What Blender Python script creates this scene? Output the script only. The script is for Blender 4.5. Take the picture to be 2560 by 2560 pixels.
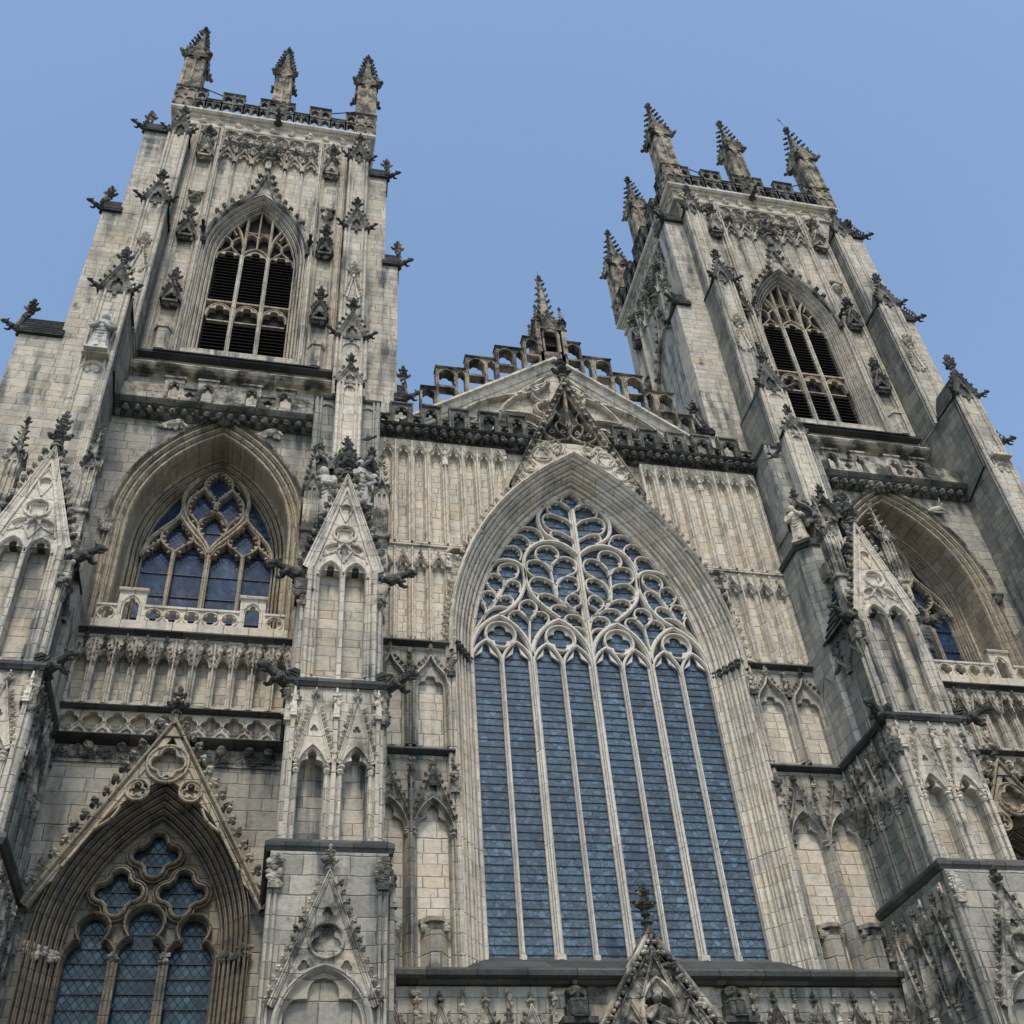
import bpy, math, random
import numpy as np
from mathutils import Vector
from mathutils.geometry import tessellate_polygon

for o in list(bpy.data.objects): bpy.data.objects.remove(o)
S = bpy.context.scene
COL = S.collection
R = math.radians
random.seed(7)

# ---------------------------------------------------------------- camera
YAW, PITCH, ROLL = 0.2660, 0.7267, -0.0878
cam = bpy.data.cameras.new("camera"); cam_o = bpy.data.objects.new("camera", cam); COL.objects.link(cam_o)
S.camera = cam_o
cam.sensor_width = 36; cam.lens = 36 * 2691.16 / 2560; cam.clip_start = 0.1; cam.clip_end = 3000
cy, sy, cp, sp, cr, sr = math.cos(YAW), math.sin(YAW), math.cos(PITCH), math.sin(PITCH), math.cos(ROLL), math.sin(ROLL)
F_ = np.array([sy*cp, cy*cp, sp]); R0 = np.array([cy, -sy, 0]); U0 = np.cross(R0, F_)
RR = cr*R0 + sr*U0; UU = -sr*R0 + cr*U0
from mathutils import Matrix
cam_o.matrix_world = Matrix(((RR[0], UU[0], -F_[0], -9.3316), (RR[1], UU[1], -F_[1], -25.5646), (RR[2], UU[2], -F_[2], 0), (0, 0, 0, 1)))
GZ = -1.6                                            # ground level: the camera is held 1.6 m above it

# ---------------------------------------------------------------- sky, sun, exposure
SUN_EL, SUN_AZ = R(58), R(190)                        # thinly veiled sun behind the photographer (azimuth from +Y towards +X)
W = bpy.data.worlds.new("World"); S.world = W; W.use_nodes = True
nt = W.node_tree; nt.nodes.clear()
sky = nt.nodes.new('ShaderNodeTexSky'); sky.sky_type = 'NISHITA'; sky.sun_disc = False
sky.sun_elevation = SUN_EL; sky.sun_rotation = SUN_AZ
sky.altitude = 20; sky.air_density = 1.5; sky.dust_density = 1.2; sky.ozone_density = 2.2
bg = nt.nodes.new('ShaderNodeBackground'); bg.inputs['Strength'].default_value = 0.11
wo = nt.nodes.new('ShaderNodeOutputWorld')
nt.links.new(sky.outputs[0], bg.inputs[0]); nt.links.new(bg.outputs[0], wo.inputs[0])
sun = bpy.data.lights.new("sun", 'SUN'); sun.energy = 1.5; sun.angle = R(12); sun.color = (1, .87, .70)
sun_o = bpy.data.objects.new("sun", sun); COL.objects.link(sun_o)
sd = Vector((math.sin(SUN_AZ)*math.cos(SUN_EL), math.cos(SUN_AZ)*math.cos(SUN_EL), math.sin(SUN_EL)))
sun_o.rotation_euler = sd.to_track_quat('Z', 'Y').to_euler()
S.view_settings.view_transform = 'Standard'; S.view_settings.look = 'None'
S.view_settings.exposure = 0.82; S.view_settings.gamma = 1
S.render.engine = 'CYCLES'
S.render.resolution_x = S.render.resolution_y = 1024

# ---------------------------------------------------------------- materials
def new_mat(name):
    m = bpy.data.materials.new(name); m.use_nodes = True
    nt = m.node_tree; nt.nodes.clear()
    out = nt.nodes.new('ShaderNodeOutputMaterial'); b = nt.nodes.new('ShaderNodeBsdfPrincipled')
    nt.links.new(b.outputs[0], out.inputs[0])
    return m, nt, b
class N:
    def __init__(s, nt): s.nt = nt
    def _set(s, sock, v):
        if v is None: return
        if hasattr(v, 'links') or isinstance(v, bpy.types.NodeSocket): s.nt.links.new(v, sock)
        else: sock.default_value = v
    def math(s, op, a, b=None, c=None, clamp=False):
        n = s.nt.nodes.new('ShaderNodeMath'); n.operation = op; n.use_clamp = clamp
        for i, v in enumerate((a, b, c)): s._set(n.inputs[i], v)
        return n.outputs[0]
    def mix(s, f, a, b, mode='MIX'):
        n = s.nt.nodes.new('ShaderNodeMix'); n.data_type = 'RGBA'; n.blend_type = mode
        s._set(n.inputs[0], f); s._set(n.inputs[6], a); s._set(n.inputs[7], b)
        return n.outputs[2]
    def noise(s, vec, scale, detail=3, rough=.55, out=0):
        n = s.nt.nodes.new('ShaderNodeTexNoise'); s._set(n.inputs['Vector'], vec)
        n.inputs['Scale'].default_value = scale; n.inputs['Detail'].default_value = detail; n.inputs['Roughness'].default_value = rough
        return n.outputs[out]
    def white(s, x, y, out=1):
        n = s.nt.nodes.new('ShaderNodeTexWhiteNoise'); n.noise_dimensions = '2D'
        v = s.xyz(x, y, 0.0); s.nt.links.new(v, n.inputs['Vector'])
        return n.outputs[0]
    def xyz(s, x, y, z):
        n = s.nt.nodes.new('ShaderNodeCombineXYZ')
        for i, v in enumerate((x, y, z)): s._set(n.inputs[i], v)
        return n.outputs[0]
    def ramp(s, f, stops, interp='LINEAR'):
        n = s.nt.nodes.new('ShaderNodeValToRGB'); s._set(n.inputs[0], f); n.color_ramp.interpolation = interp
        e = n.color_ramp.elements
        while len(e) < len(stops): e.new(0.5)
        for i, (p, c) in enumerate(stops): e[i].position = p; e[i].color = (*c, 1) if len(c) == 3 else c
        return n.outputs[0]
    def geo(s):
        g = s.nt.nodes.new('ShaderNodeNewGeometry')
        a = s.nt.nodes.new('ShaderNodeSeparateXYZ'); s.nt.links.new(g.outputs['Position'], a.inputs[0])
        b = s.nt.nodes.new('ShaderNodeSeparateXYZ'); s.nt.links.new(g.outputs['True Normal'], b.inputs[0])
        return g.outputs['Position'], a.outputs, b.outputs
    def bump(s, h, strength, dist):
        n = s.nt.nodes.new('ShaderNodeBump'); n.inputs['Strength'].default_value = strength; n.inputs['Distance'].default_value = dist
        s._set(n.inputs['Height'], h)
        return n.outputs[0]

GREY = [(.0, (.27, .26, .23)), (.13, (.41, .39, .34)), (.42, (.51, .48, .41)), (.68, (.57, .53, .455)), (.84, (.52, .455, .355)), (.93, (.40, .32, .215)), (1, (.63, .60, .53))]
CREAM = [(.0, (.46, .43, .375)), (.2, (.59, .555, .485)), (.5, (.67, .63, .555)), (.76, (.64, .58, .48)), (.9, (.54, .45, .31)), (1, (.71, .68, .62))]
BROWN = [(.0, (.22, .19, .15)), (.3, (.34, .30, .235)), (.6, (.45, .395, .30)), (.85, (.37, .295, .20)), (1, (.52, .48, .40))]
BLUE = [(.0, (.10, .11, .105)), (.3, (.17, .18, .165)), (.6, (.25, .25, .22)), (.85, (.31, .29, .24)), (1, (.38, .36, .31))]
def stone(name, cols, bw=.62, bh=.33, joint=.014, stain=.5, soot=.0, streak_col=(.09, .105, .11), jmix=.36, bumpd=.03, mean=None):
    m, nt, b = new_mat(name); n = N(nt)
    P, p, nn = n.geo()
    side = n.math('GREATER_THAN', n.math('ABSOLUTE', nn[0]), .75)
    u = n.math('ADD', n.math('MULTIPLY', p[0], n.math('SUBTRACT', 1.0, side)), n.math('MULTIPLY', p[1], side))
    wob = n.math('MULTIPLY', n.math('SUBTRACT', n.noise(P, 2.6, 2), .5), .05)
    z = n.math('ADD', n.math('ADD', p[2], wob), n.math('ADD', n.math('MULTIPLY', n.math('SINE', n.math('MULTIPLY', p[2], 2.3)), .10), n.math('MULTIPLY', n.math('SINE', n.math('MULTIPLY', p[2], 5.9)), .035)))
    v = n.math('DIVIDE', z, bh); row = n.math('FLOOR', v)
    rr = n.white(row, 3.7)
    wid = n.math('MULTIPLY_ADD', n.white(row, 9.1), bw*.7, bw*.7)
    uu = n.math('MULTIPLY_ADD', rr, 7.3, n.math('DIVIDE', n.math('ADD', u, wob), wid)); colm = n.math('FLOOR', uu)
    rnd = n.white(row, colm)
    rnd2 = n.white(n.math('ADD', row, 31.5), colm)
    fv = n.math('FRACT', v); fu = n.math('FRACT', uu)
    dv = n.math('MULTIPLY', n.math('MINIMUM', fv, n.math('SUBTRACT', 1.0, fv)), bh)
    du = n.math('MULTIPLY', n.math('MINIMUM', fu, n.math('SUBTRACT', 1.0, fu)), wid)
    edge = n.math('MINIMUM', dv, du)
    jn = n.math('SUBTRACT', 1.0, n.math('DIVIDE', edge, n.math('MULTIPLY_ADD', n.noise(P, 1.7, 2), joint*2.2, joint*.05)), clamp=True)
    c = n.ramp(rnd, cols)
    big = n.noise(P, .35, 4)
    c = n.mix(.42, c, n.ramp(big, [(.3, cols[0][1]), (.5, cols[len(cols)//2][1]), (.72, cols[-1][1])]))
    fine = n.noise(P, 9, 5, .7)
    blot = n.noise(P, 1.3, 5, .65)
    c = n.mix(.75, c, n.ramp(blot, [(.26, (.55, .56, .57)), (.43, (.97, .97, .97)), (.62, (1.06, 1.05, 1.03))]), 'MULTIPLY')
    c = n.mix(.55, c, n.ramp(fine, [(.25, (.45, .45, .46)), (.5, (1, 1, 1)), (.75, (1.28, 1.25, 1.2))]), 'MULTIPLY')
    # dark run-off streaks and lichen
    sv = n.xyz(n.math('MULTIPLY', p[0], 2.2), n.math('MULTIPLY', p[1], 2.2), n.math('MULTIPLY', p[2], .26))
    st = n.math('MULTIPLY', n.ramp(n.noise(sv, 1.0, 5, .62), [(.47, (0, 0, 0)), (.62, (1, 1, 1))]), n.ramp(n.noise(P, .27, 2), [(.35, (0, 0, 0)), (.6, (1, 1, 1))]))
    st = n.math('MULTIPLY', st, stain)
    st = n.math('MULTIPLY', st, n.math('MULTIPLY_ADD', rnd2, .6, .6), clamp=True)
    c = n.mix(st, c, (*streak_col, 1))
    if soot:
        so = n.math('MULTIPLY', n.ramp(n.noise(P, 1.6, 5, .6), [(.62-soot*.42, (0, 0, 0)), (.80-soot*.42, (1, 1, 1))]), .93)
        c = n.mix(so, c, n.ramp(fine, [(.3, (.014, .017, .017)), (.55, (.06, .065, .06)), (.75, (.15, .15, .135))]))
    c = n.mix(n.math('MULTIPLY', jn, jmix), c, (.045, .04, .034, 1))
    nt.links.new(c, b.inputs['Base Color']); b.inputs['Roughness'].default_value = .9
    b.inputs['Specular IOR Level'].default_value = .25
    h = n.math('ADD', n.math('MULTIPLY', jn, -1.2), n.math('ADD', n.math('MULTIPLY', rnd2, .5), n.math('MULTIPLY', n.noise(P, 5, 6, .68), 1.3)))
    nt.links.new(n.bump(h, .75, bumpd), b.inputs['Normal'])
    return m
M = {}
M['wall'] = stone('weathered_ashlar', GREY, stain=.95, soot=.06, jmix=.28)
M['tower'] = stone('tower_ashlar', GREY, stain=1.0, bw=.7, jmix=.26, soot=.05)
M['low'] = stone('grey_lower_ashlar', [(.0, (.18, .18, .165)), (.25, (.30, .295, .265)), (.55, (.38, .365, .32)), (.85, (.44, .415, .355)), (.95, (.36, .30, .21)), (1, (.50, .48, .43))], stain=1.0, bw=.75, bh=.37, soot=.08, jmix=.32)  # grey grimy stone; some vignette darkening of the lower view is in the colours
M['cream'] = stone('clean_cream_ashlar', CREAM, stain=.35, bw=.5)
M['jamb'] = stone('window_jamb_stone', CREAM, bw=.9, bh=.42, stain=.5, joint=.012)
M['tracery'] = stone('pale_tracery_stone', [(.0, (.54, .51, .45)), (.5, (.63, .60, .53)), (1, (.70, .67, .61))], bw=2.0, bh=.95, stain=.25, joint=.008)
M['rib'] = stone('rib_stone', GREY, bw=.9, bh=.46, stain=.85, joint=.02)
M['dusk'] = stone('dark_brown_window_stone', [(c, tuple(v*.55 for v in q)) for c, q in BROWN], stain=.8, bw=.8, soot=.2)  # dark brown stone; part of the darkening is vignette put into the colour
M['brown'] = stone('brown_arch_stone', BROWN, stain=.5, bw=.5)
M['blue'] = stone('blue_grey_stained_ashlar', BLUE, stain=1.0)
M['blue_light'] = stone('pale_blue_grey_ashlar', [(.0, (.17, .18, .17)), (.4, (.30, .305, .28)), (.75, (.38, .37, .33)), (1, (.44, .43, .39))], stain=.9)
M['carved'] = stone('carved_stone', GREY, bw=1.2, bh=.5, jmix=.2, soot=.55, stain=.7, bumpd=.05)
M['sooty'] = stone('sooty_carved_stone', BLUE, soot=.80, stain=.5, bumpd=.06)
M['grime'] = stone('grimy_grey_stone', [(.0, (.09, .095, .09)), (.5, (.19, .19, .17)), (1, (.31, .295, .25))], soot=.45, stain=.6, bumpd=.05)
M['dark'] = stone('black_crusted_string', [(.0, (.03, .034, .036)), (.55, (.065, .07, .07)), (1, (.15, .15, .14))], stain=.4, bw=.9, bumpd=.05)
M['cleancarve'] = stone('clean_carving', CREAM, soot=.14, stain=.6, bumpd=.05, bw=1.6, bh=.62, jmix=.18)
M['pin'] = stone('pinnacle_stone', BROWN, soot=.5, stain=.6, bw=.6)
M['white'] = stone('pale_statue_stone', [(.0, (.40, .39, .37)), (.6, (.50, .49, .46)), (1, (.58, .57, .54))], bw=30, bh=30, stain=.7, soot=.15)
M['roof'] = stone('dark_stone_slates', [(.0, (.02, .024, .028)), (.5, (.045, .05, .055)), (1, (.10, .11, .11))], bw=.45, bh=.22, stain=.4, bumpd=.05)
M['lead'] = stone('dark_lead_sill', [(.0, (.025, .03, .033)), (.6, (.05, .056, .06)), (1, (.11, .12, .12))], bw=2.2, bh=.3, stain=.4)
def flat(name, col, rough=.6, metal=0.):
    m, nt, b = new_mat(name); n = N(nt); P, p, nn = n.geo()
    c = n.mix(.5, (*col, 1), n.ramp(n.noise(P, 7, 3), [(.3, tuple(x*.5 for x in col)), (.7, tuple(min(1, x*1.4) for x in col))]))
    nt.links.new(c, b.inputs['Base Color']); b.inputs['Roughness'].default_value = rough; b.inputs['Metallic'].default_value = metal
    return m
M['iron'] = flat('dark_iron', (.03, .032, .035), .5, .4)
M['louvre'] = flat('black_louvre_boards', (.007, .007, .008), 1.0)
M['void'] = flat('black_interior', (.004, .004, .005), .9)
M['feather'] = flat('pigeon_feathers', (.10, .11, .13), .7)
M['bar'] = flat('saddle_bar_iron', (.012, .018, .028), .5)
def glass(name, kind, base, px, pz, rough=.12, lead=.75, spec=.9):
    m, nt, b = new_mat(name); n = N(nt); P, p, nn = n.geo()
    if kind == 'lattice':
        a = n.math('DIVIDE', p[0], px); d = n.math('DIVIDE', p[2], pz)
        s1 = n.math('ADD', a, d); s2 = n.math('SUBTRACT', a, d)
        f1 = n.math('FRACT', s1); f2 = n.math('FRACT', s2)
        e = n.math('MINIMUM', n.math('MINIMUM', f1, n.math('SUBTRACT', 1.0, f1)), n.math('MINIMUM', f2, n.math('SUBTRACT', 1.0, f2)))
        line = n.math('LESS_THAN', e, .085)
        rnd = n.white(n.math('FLOOR', s1), n.math('FLOOR', s2))
        rnd2 = n.white(n.math('FLOOR', s1), n.math('ADD', n.math('FLOOR', s2), 40.3))
    else:
        v = n.xyz(n.math('MULTIPLY', p[0], 1/px), 0.0, n.math('MULTIPLY', p[2], 1/pz))
        vo = nt.nodes.new('ShaderNodeTexVoronoi'); vo.feature = 'DISTANCE_TO_EDGE'; vo.inputs['Scale'].default_value = 1; nt.links.new(v, vo.inputs['Vector'])
        vc = nt.nodes.new('ShaderNodeTexVoronoi'); vc.inputs['Scale'].default_value = 1; nt.links.new(v, vc.inputs['Vector'])
        sp_ = nt.nodes.new('ShaderNodeSeparateColor'); nt.links.new(vc.outputs['Color'], sp_.inputs[0])
        rnd = sp_.outputs[0]; rnd2 = sp_.outputs[1]
        line = n.math('LESS_THAN', vo.outputs['Distance'], .06)
    c = n.ramp(rnd, [(0, tuple(x*.62 for x in base)), (.6, base), (.9, tuple(x*1.35 for x in base)), (1, tuple(min(1, x*1.7) for x in base))])
    c = n.mix(.8, c, n.ramp(n.noise(P, 1.5, 4, .6), [(.32, (.45, .45, .5)), (.5, (1, 1, 1)), (.68, (1.35, 1.3, 1.25))]), 'MULTIPLY')
    c = n.mix(n.math('MULTIPLY', line, lead), c, (.006, .010, .016, 1))
    nt.links.new(c, b.inputs['Base Color'])
    b.inputs['Roughness'].default_value = rough; b.inputs['IOR'].default_value = 1.5
    b.inputs['Specular IOR Level'].default_value = spec
    nt.links.new(n.math('MULTIPLY_ADD', line, .5, rough), b.inputs['Roughness'])
    # every pane sits at its own slight angle
    t = nt.nodes.new('ShaderNodeVectorMath'); t.operation = 'ADD'
    g = nt.nodes.new('ShaderNodeNewGeometry'); nt.links.new(g.outputs['Normal'], t.inputs[0])
    nt.links.new(n.xyz(n.math('MULTIPLY', n.math('SUBTRACT', rnd, .5), .04), 0.0, n.math('ADD', n.math('MULTIPLY', n.math('SUBTRACT', rnd2, .5), .07), n.math('MULTIPLY', n.math('SUBTRACT', n.noise(P, .9, 3), .5), .35))), t.inputs[1])
    nz = nt.nodes.new('ShaderNodeVectorMath'); nz.operation = 'NORMALIZE'; nt.links.new(t.outputs[0], nz.inputs[0])
    nt.links.new(nz.outputs[0], b.inputs['Normal'])
    return m
M['glass_great'] = glass('leaded_stained_glass', 'vor', (.065, .115, .165), .16, .15, spec=.75, lead=.75)
M['glass_aisle'] = glass('blue_lattice_glass', 'lattice', (.022, .052, .115), .17, .20, lead=.75, spec=.4)
M['glass_low'] = glass('diamond_quarry_glass', 'lattice', (.035, .068, .090), .19, .24, lead=.9, spec=.3)
mg, ntg, bgd = new_mat('stone_paving'); ng = N(ntg); Pg, pg, nng = ng.geo()
gx = ng.math('FRACT', ng.math('DIVIDE', pg[0], .9)); gy = ng.math('FRACT', ng.math('DIVIDE', pg[1], .6))
gj = ng.math('LESS_THAN', ng.math('MINIMUM', gx, gy), .03)
ntg.links.new(ng.mix(gj, ng.ramp(ng.noise(Pg, .8, 5), [(.3, (.10, .095, .085)), (.7, (.19, .18, .16))]), (.04, .04, .035, 1)), bgd.inputs['Base Color'])
bgd.inputs['Roughness'].default_value = .9
M['paving'] = mg

# ---------------------------------------------------------------- mesh kit (x along the face, y into the building, z up)
def sph(seg, ring):
    v = [(0, 0, 1)]
    for i in range(1, ring):
        a = math.pi*i/ring
        for j in range(seg):
            t = 2*math.pi*(j+.5*(i % 2))/seg; v.append((math.sin(a)*math.cos(t), math.sin(a)*math.sin(t), math.cos(a)))
    v.append((0, 0, -1)); f = []
    for j in range(seg): f.append((0, 1+j, 1+(j+1) % seg))
    for i in range(ring-2):
        for j in range(seg):
            a = 1+i*seg; f.append((a+j, a+seg+j, a+seg+(j+1) % seg, a+(j+1) % seg))
    k = len(v)-1; a = 1+(ring-2)*seg
    for j in range(seg): f.append((k, a+(j+1) % seg, a+j))
    return np.array(v), f
_sv, _sf = sph(7, 4)
_rs = np.random.RandomState(3)
LUMP = [_sv*(1+.38*(_rs.rand(len(_sv), 1)-.5)) for _ in range(10)]
class MB:
    def __init__(s): s.v = []; s.f = []; s.n = 0; s.st = [(np.eye(3), np.zeros(3))]
    def push(s, org=(0, 0, 0), rz=0.):
        c, q = math.cos(rz), math.sin(rz); m = np.array(((c, -q, 0), (q, c, 0), (0, 0, 1.)))
        A, t = s.st[-1]; s.st.append((A@m, A@np.array(org, float)+t)); return s
    def pop(s): s.st.pop()
    def add(s, v, f):
        A, t = s.st[-1]; v = np.asarray(v, float)@A.T+t
        s.v.append(v); k = s.n; s.f.extend([tuple(i+k for i in q) for q in f]); s.n += len(v)
    def box(s, x0, x1, y0, y1, z0, z1):
        s.add([(x0, y0, z0), (x1, y0, z0), (x1, y1, z0), (x0, y1, z0), (x0, y0, z1), (x1, y0, z1), (x1, y1, z1), (x0, y1, z1)],
              [(0, 1, 5, 4), (1, 2, 6, 5), (2, 3, 7, 6), (3, 0, 4, 7), (4, 5, 6, 7), (3, 2, 1, 0)])
    def lump(s, c, r, k=None):
        L = LUMP[random.randrange(10) if k is None else k]
        s.add(L*np.asarray(r if hasattr(r, '__len__') else (r, r, r))+np.asarray(c, float), _sf)
    def plate(s, loops, y0, y1, back=False):
        pts = [p for l in loops for p in l]
        tr = tessellate_polygon([[Vector((p[0], p[1], 0)) for p in l] for l in loops])
        k = len(pts); v = [(p[0], y0, p[1]) for p in pts]+[(p[0], y1, p[1]) for p in pts]
        f = [tuple(t) for t in tr]
        if back: f += [tuple(i+k for i in reversed(t)) for t in tr]
        o = 0
        for l in loops:
            for i in range(len(l)):
                a, b = o+i, o+(i+1) % len(l); f.append((a, b, b+k, a+k))
            o += len(l)
        s.add(v, f)
    def sweep(s, path, prof, closed=False, pclosed=False):
        P = np.array(path, float)
        if closed and np.allclose(P[0], P[-1]): P = P[:-1]
        n = len(P); m = len(prof)
        d = np.roll(P, -1, 0)-P; L = np.hypot(d[:, 0], d[:, 1])[:, None]; L[L == 0] = 1; d = d/L
        nr = np.stack([-d[:, 1], d[:, 0]], 1); out = np.zeros_like(P)
        for i in range(n):
            a = nr[i-1] if (i > 0 or closed) else nr[i]; b = nr[i] if (i < n-1 or closed) else nr[i-1]
            q = 1+a@b; out[i] = (a+b)/max(q, .35)
        V = np.zeros((n, m, 3)); pr = np.array(prof)
        V[:, :, 0] = P[:, None, 0]+out[:, None, 0]*pr[None, :, 0]
        V[:, :, 2] = P[:, None, 1]+out[:, None, 1]*pr[None, :, 0]
        V[:, :, 1] = pr[None, :, 1]
        f = []
        for i in range(n if closed else n-1):
            a, b = i*m, ((i+1) % n)*m
            for j in range(m if pclosed else m-1):
                j2 = (j+1) % m; f.append((a+j, a+j2, b+j2, b+j))
        if not closed and pclosed: f += [tuple(range(m))[::-1], tuple((n-1)*m+j for j in range(m))]
        s.add(V.reshape(-1, 3), f)
    def hsweep(s, path, prof, closed=False):          # path in plan (x, y), profile (outward to the right of travel, z)
        P = np.array(path, float); n = len(P); m = len(prof)
        d = np.roll(P, -1, 0)-P; L = np.hypot(d[:, 0], d[:, 1])[:, None]; L[L == 0] = 1; d = d/L
        nr = np.stack([d[:, 1], -d[:, 0]], 1); pr = np.array(prof); V = np.zeros((n, m, 3))
        for i in range(n):
            a = nr[i-1] if (i > 0 or closed) else nr[i]; b = nr[i] if (i < n-1 or closed) else nr[i-1]
            o = (a+b)/max(1+a@b, .35)
            V[i, :, 0] = P[i, 0]+o[0]*pr[:, 0]; V[i, :, 1] = P[i, 1]+o[1]*pr[:, 0]; V[i, :, 2] = pr[:, 1]
        f = []
        for i in range(n if closed else n-1):
            a, b = i*m, ((i+1) % n)*m
            for j in range(m-1): f.append((a+j, b+j, b+j+1, a+j+1))
        if not closed: f += [tuple(range(m)), tuple((n-1)*m+j for j in range(m))[::-1]]
        s.add(V.reshape(-1, 3), f)
    def prism(s, poly, z0, z1, top=None):             # vertical prism on a plan polygon; top = scale about (cx, cy)
        k = len(poly); P = np.array(poly, float); T = P if top is None else (P-np.array(top[1:]))*top[0]+np.array(top[1:])
        v = [(x, y, z0) for x, y in P]+[(x, y, z1) for x, y in T]
        s.add(v, [tuple(range(k))[::-1], tuple(range(k, 2*k))]+[(i, (i+1) % k, (i+1) % k+k, i+k) for i in range(k)])
    def tube(s, pts, rad, seg=8, cap=True):
        P = np.array(pts, float); n = len(P); V = []; f = []
        for i in range(n):
            t = P[min(i+1, n-1)]-P[max(i-1, 0)]; t = t/(np.linalg.norm(t)+1e-9)
            a = np.cross(t, (0, 0, 1.) if abs(t[2]) < .9 else (1., 0, 0)); a /= np.linalg.norm(a); b = np.cross(t, a)
            r = rad[i] if hasattr(rad, '__len__') else rad
            ra, rb = r if hasattr(r, '__len__') else (r, r)
            for j in range(seg):
                q = 2*math.pi*j/seg; V.append(P[i]+a*ra*math.cos(q)+b*rb*math.sin(q))
        for i in range(n-1):
            for j in range(seg): f.append((i*seg+j, i*seg+(j+1) % seg, (i+1)*seg+(j+1) % seg, (i+1)*seg+j))
        if cap: f += [tuple(range(seg))[::-1], tuple((n-1)*seg+j for j in range(seg))]
        s.add(V, f)
    def build(s, name, mat, parent, smooth=False, label=None):
        me = bpy.data.meshes.new(name); V = np.concatenate(s.v)
        me.from_pydata(V.tolist(), [], s.f); me.materials.append(M[mat] if isinstance(mat, str) else mat)
        if smooth: me.polygons.foreach_set('use_smooth', [True]*len(me.polygons))
        me.update()
        o = bpy.data.objects.new(name, me); COL.objects.link(o)
        if parent is not None:
            o.parent = parent
            if parent.type == 'EMPTY': o.location = (0, 0, -GZ)
        if label: o['label'] = label
        return o
def root(name, loc, label, cat, group=None):
    o = bpy.data.objects.new(name, None); COL.objects.link(o); o.location = loc; o.empty_display_size = .5
    o['label'] = label; o['category'] = cat
    if group: o['group'] = group
    return o
def tag(o, label, cat, group=None):
    o['label'] = label; o['category'] = cat
    if group: o['group'] = group
    return o
def copy_tree(o, parent=None):
    c = o.copy(); COL.objects.link(c); c.parent = parent
    for ch in list(o.children): copy_tree(ch, c)
    return c

# ---- outlines
def cat(pts, k=5, closed=False):
    P = [np.array(p, float) for p in pts]; n = len(P); out = []
    for i in range(n if closed else n-1):
        if closed: a, b, c, d = P[i-1], P[i], P[(i+1) % n], P[(i+2) % n]
        else: a, b, c, d = P[max(i-1, 0)], P[i], P[i+1], P[min(i+2, n-1)]
        for j in range(k):
            t = j/k; out.append(.5*((2*b)+(c-a)*t+(2*a-5*b+4*c-d)*t*t+(3*b-a-3*c+d)*t**3))
    if not closed: out.append(P[-1])
    return [tuple(p) for p in out]
def mir(path): return [(-x, z) for x, z in path]
def arch(hw, zs, rise, z0=None, n=12, xc=0., off=0.):
    Rr = (hw*hw+rise*rise)/(2*hw); c = hw-Rr; Ro = Rr+off
    a1 = math.acos(max(-1, min(1, -c/Ro))); p = []
    for i in range(n+1):
        a = a1*i/n; p.append((xc+c+Ro*math.cos(a), zs+Ro*math.sin(a)))
    left = [(2*xc-x, z) for x, z in p]; full = left+p[::-1][1:]
    if z0 is not None: full = [(xc-hw-off, z0)]+full+[(xc+hw+off, z0)]
    return full
def ogee(hw, zs, rise, z0=None, n=10, xc=0.):
    P = [np.array(q) for q in ((-hw, zs), (-hw, zs+.62*rise), (-.16*hw, zs+.55*rise), (0, zs+rise))]; l = []
    for i in range(n+1):
        t = i/n; q = (1-t)**3*P[0]+3*(1-t)**2*t*P[1]+3*(1-t)*t*t*P[2]+t**3*P[3]; l.append((xc+q[0], q[1]))
    f = l+[(2*xc-x, z) for x, z in l[::-1][1:]]
    if z0 is not None: f = [(xc-hw, z0)]+f+[(xc+hw, z0)]
    return f
def dens(path, k):
    P = np.array(path); L = np.r_[0, np.cumsum(np.hypot(*np.diff(P, axis=0).T))]
    t = np.linspace(0, L[-1], k); return np.stack([np.interp(t, L, P[:, 0]), np.interp(t, L, P[:, 1])], 1)
def cusped(hw, zs, rise, z0, xc=0., depth=None, cen=(.3, .7), wid=.13, k=34):
    A = dens(arch(hw, zs, rise, xc=xc), k); depth = hw*.34 if depth is None else depth; out = []
    for i, (x, z) in enumerate(A):
        t = i/(k-1); a = A[max(i-1, 0)]; b = A[min(i+1, k-1)]; d = b-a; d = d/np.hypot(*d); nrm = np.array((d[1], -d[0]))
        s_ = sum(max(0, 1-abs(t-c)/wid)**1.6 for c in cen); q = np.array((x, z))+nrm*depth*min(s_, 1); out.append(tuple(q))
    return [(xc-hw, z0)]+out+[(xc+hw, z0)]
def foil(xc, zc, d, r, n=4, rot=0., k=36):
    o = []
    for i in range(k):
        a = 2*math.pi*i/k; best = 0
        for j in range(n):
            p = a-rot-2*math.pi*j/n; s_ = d*math.sin(p)
            if abs(s_) < r: best = max(best, d*math.cos(p)+math.sqrt(r*r-s_*s_))
        o.append((xc+best*math.cos(a), zc+best*math.sin(a)))
    return o
def circ(xc, zc, r, k=24): return [(xc+r*math.cos(2*math.pi*i/k), zc+r*math.sin(2*math.pi*i/k)) for i in range(k)]
def rect(x0, x1, z0, z1): return [(x0, z0), (x1, z0), (x1, z1), (x0, z1)]

# ---- profiles
def bar(w, y0, y1, d=None):
    d = w*.9 if d is None else d
    return [(-w, y1), (-w, y0+d), (-w*.62, y0+d*.72), (-w*.4, y0), (w*.4, y0), (w*.62, y0+d*.72), (w, y0+d), (w, y1)]
def mould(n0, y0, n1, y1, k):
    dn, dy = (n1-n0)/k, (y1-y0)/k; out = [(n0, y0)]
    for i in range(k):
        a, b = n0+dn*i, y0+dy*i
        for p, q in ((.10, .0), (.14, .55), (.20, 1.1), (.32, 1.4), (.42, 1.15), (.47, .6), (.56, .32), (.70, .22), (.84, .32), (.92, .62), (.95, 1.0), (1., 1.)):
            out.append((a+dn*p, b+dy*q))
    return out

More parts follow.
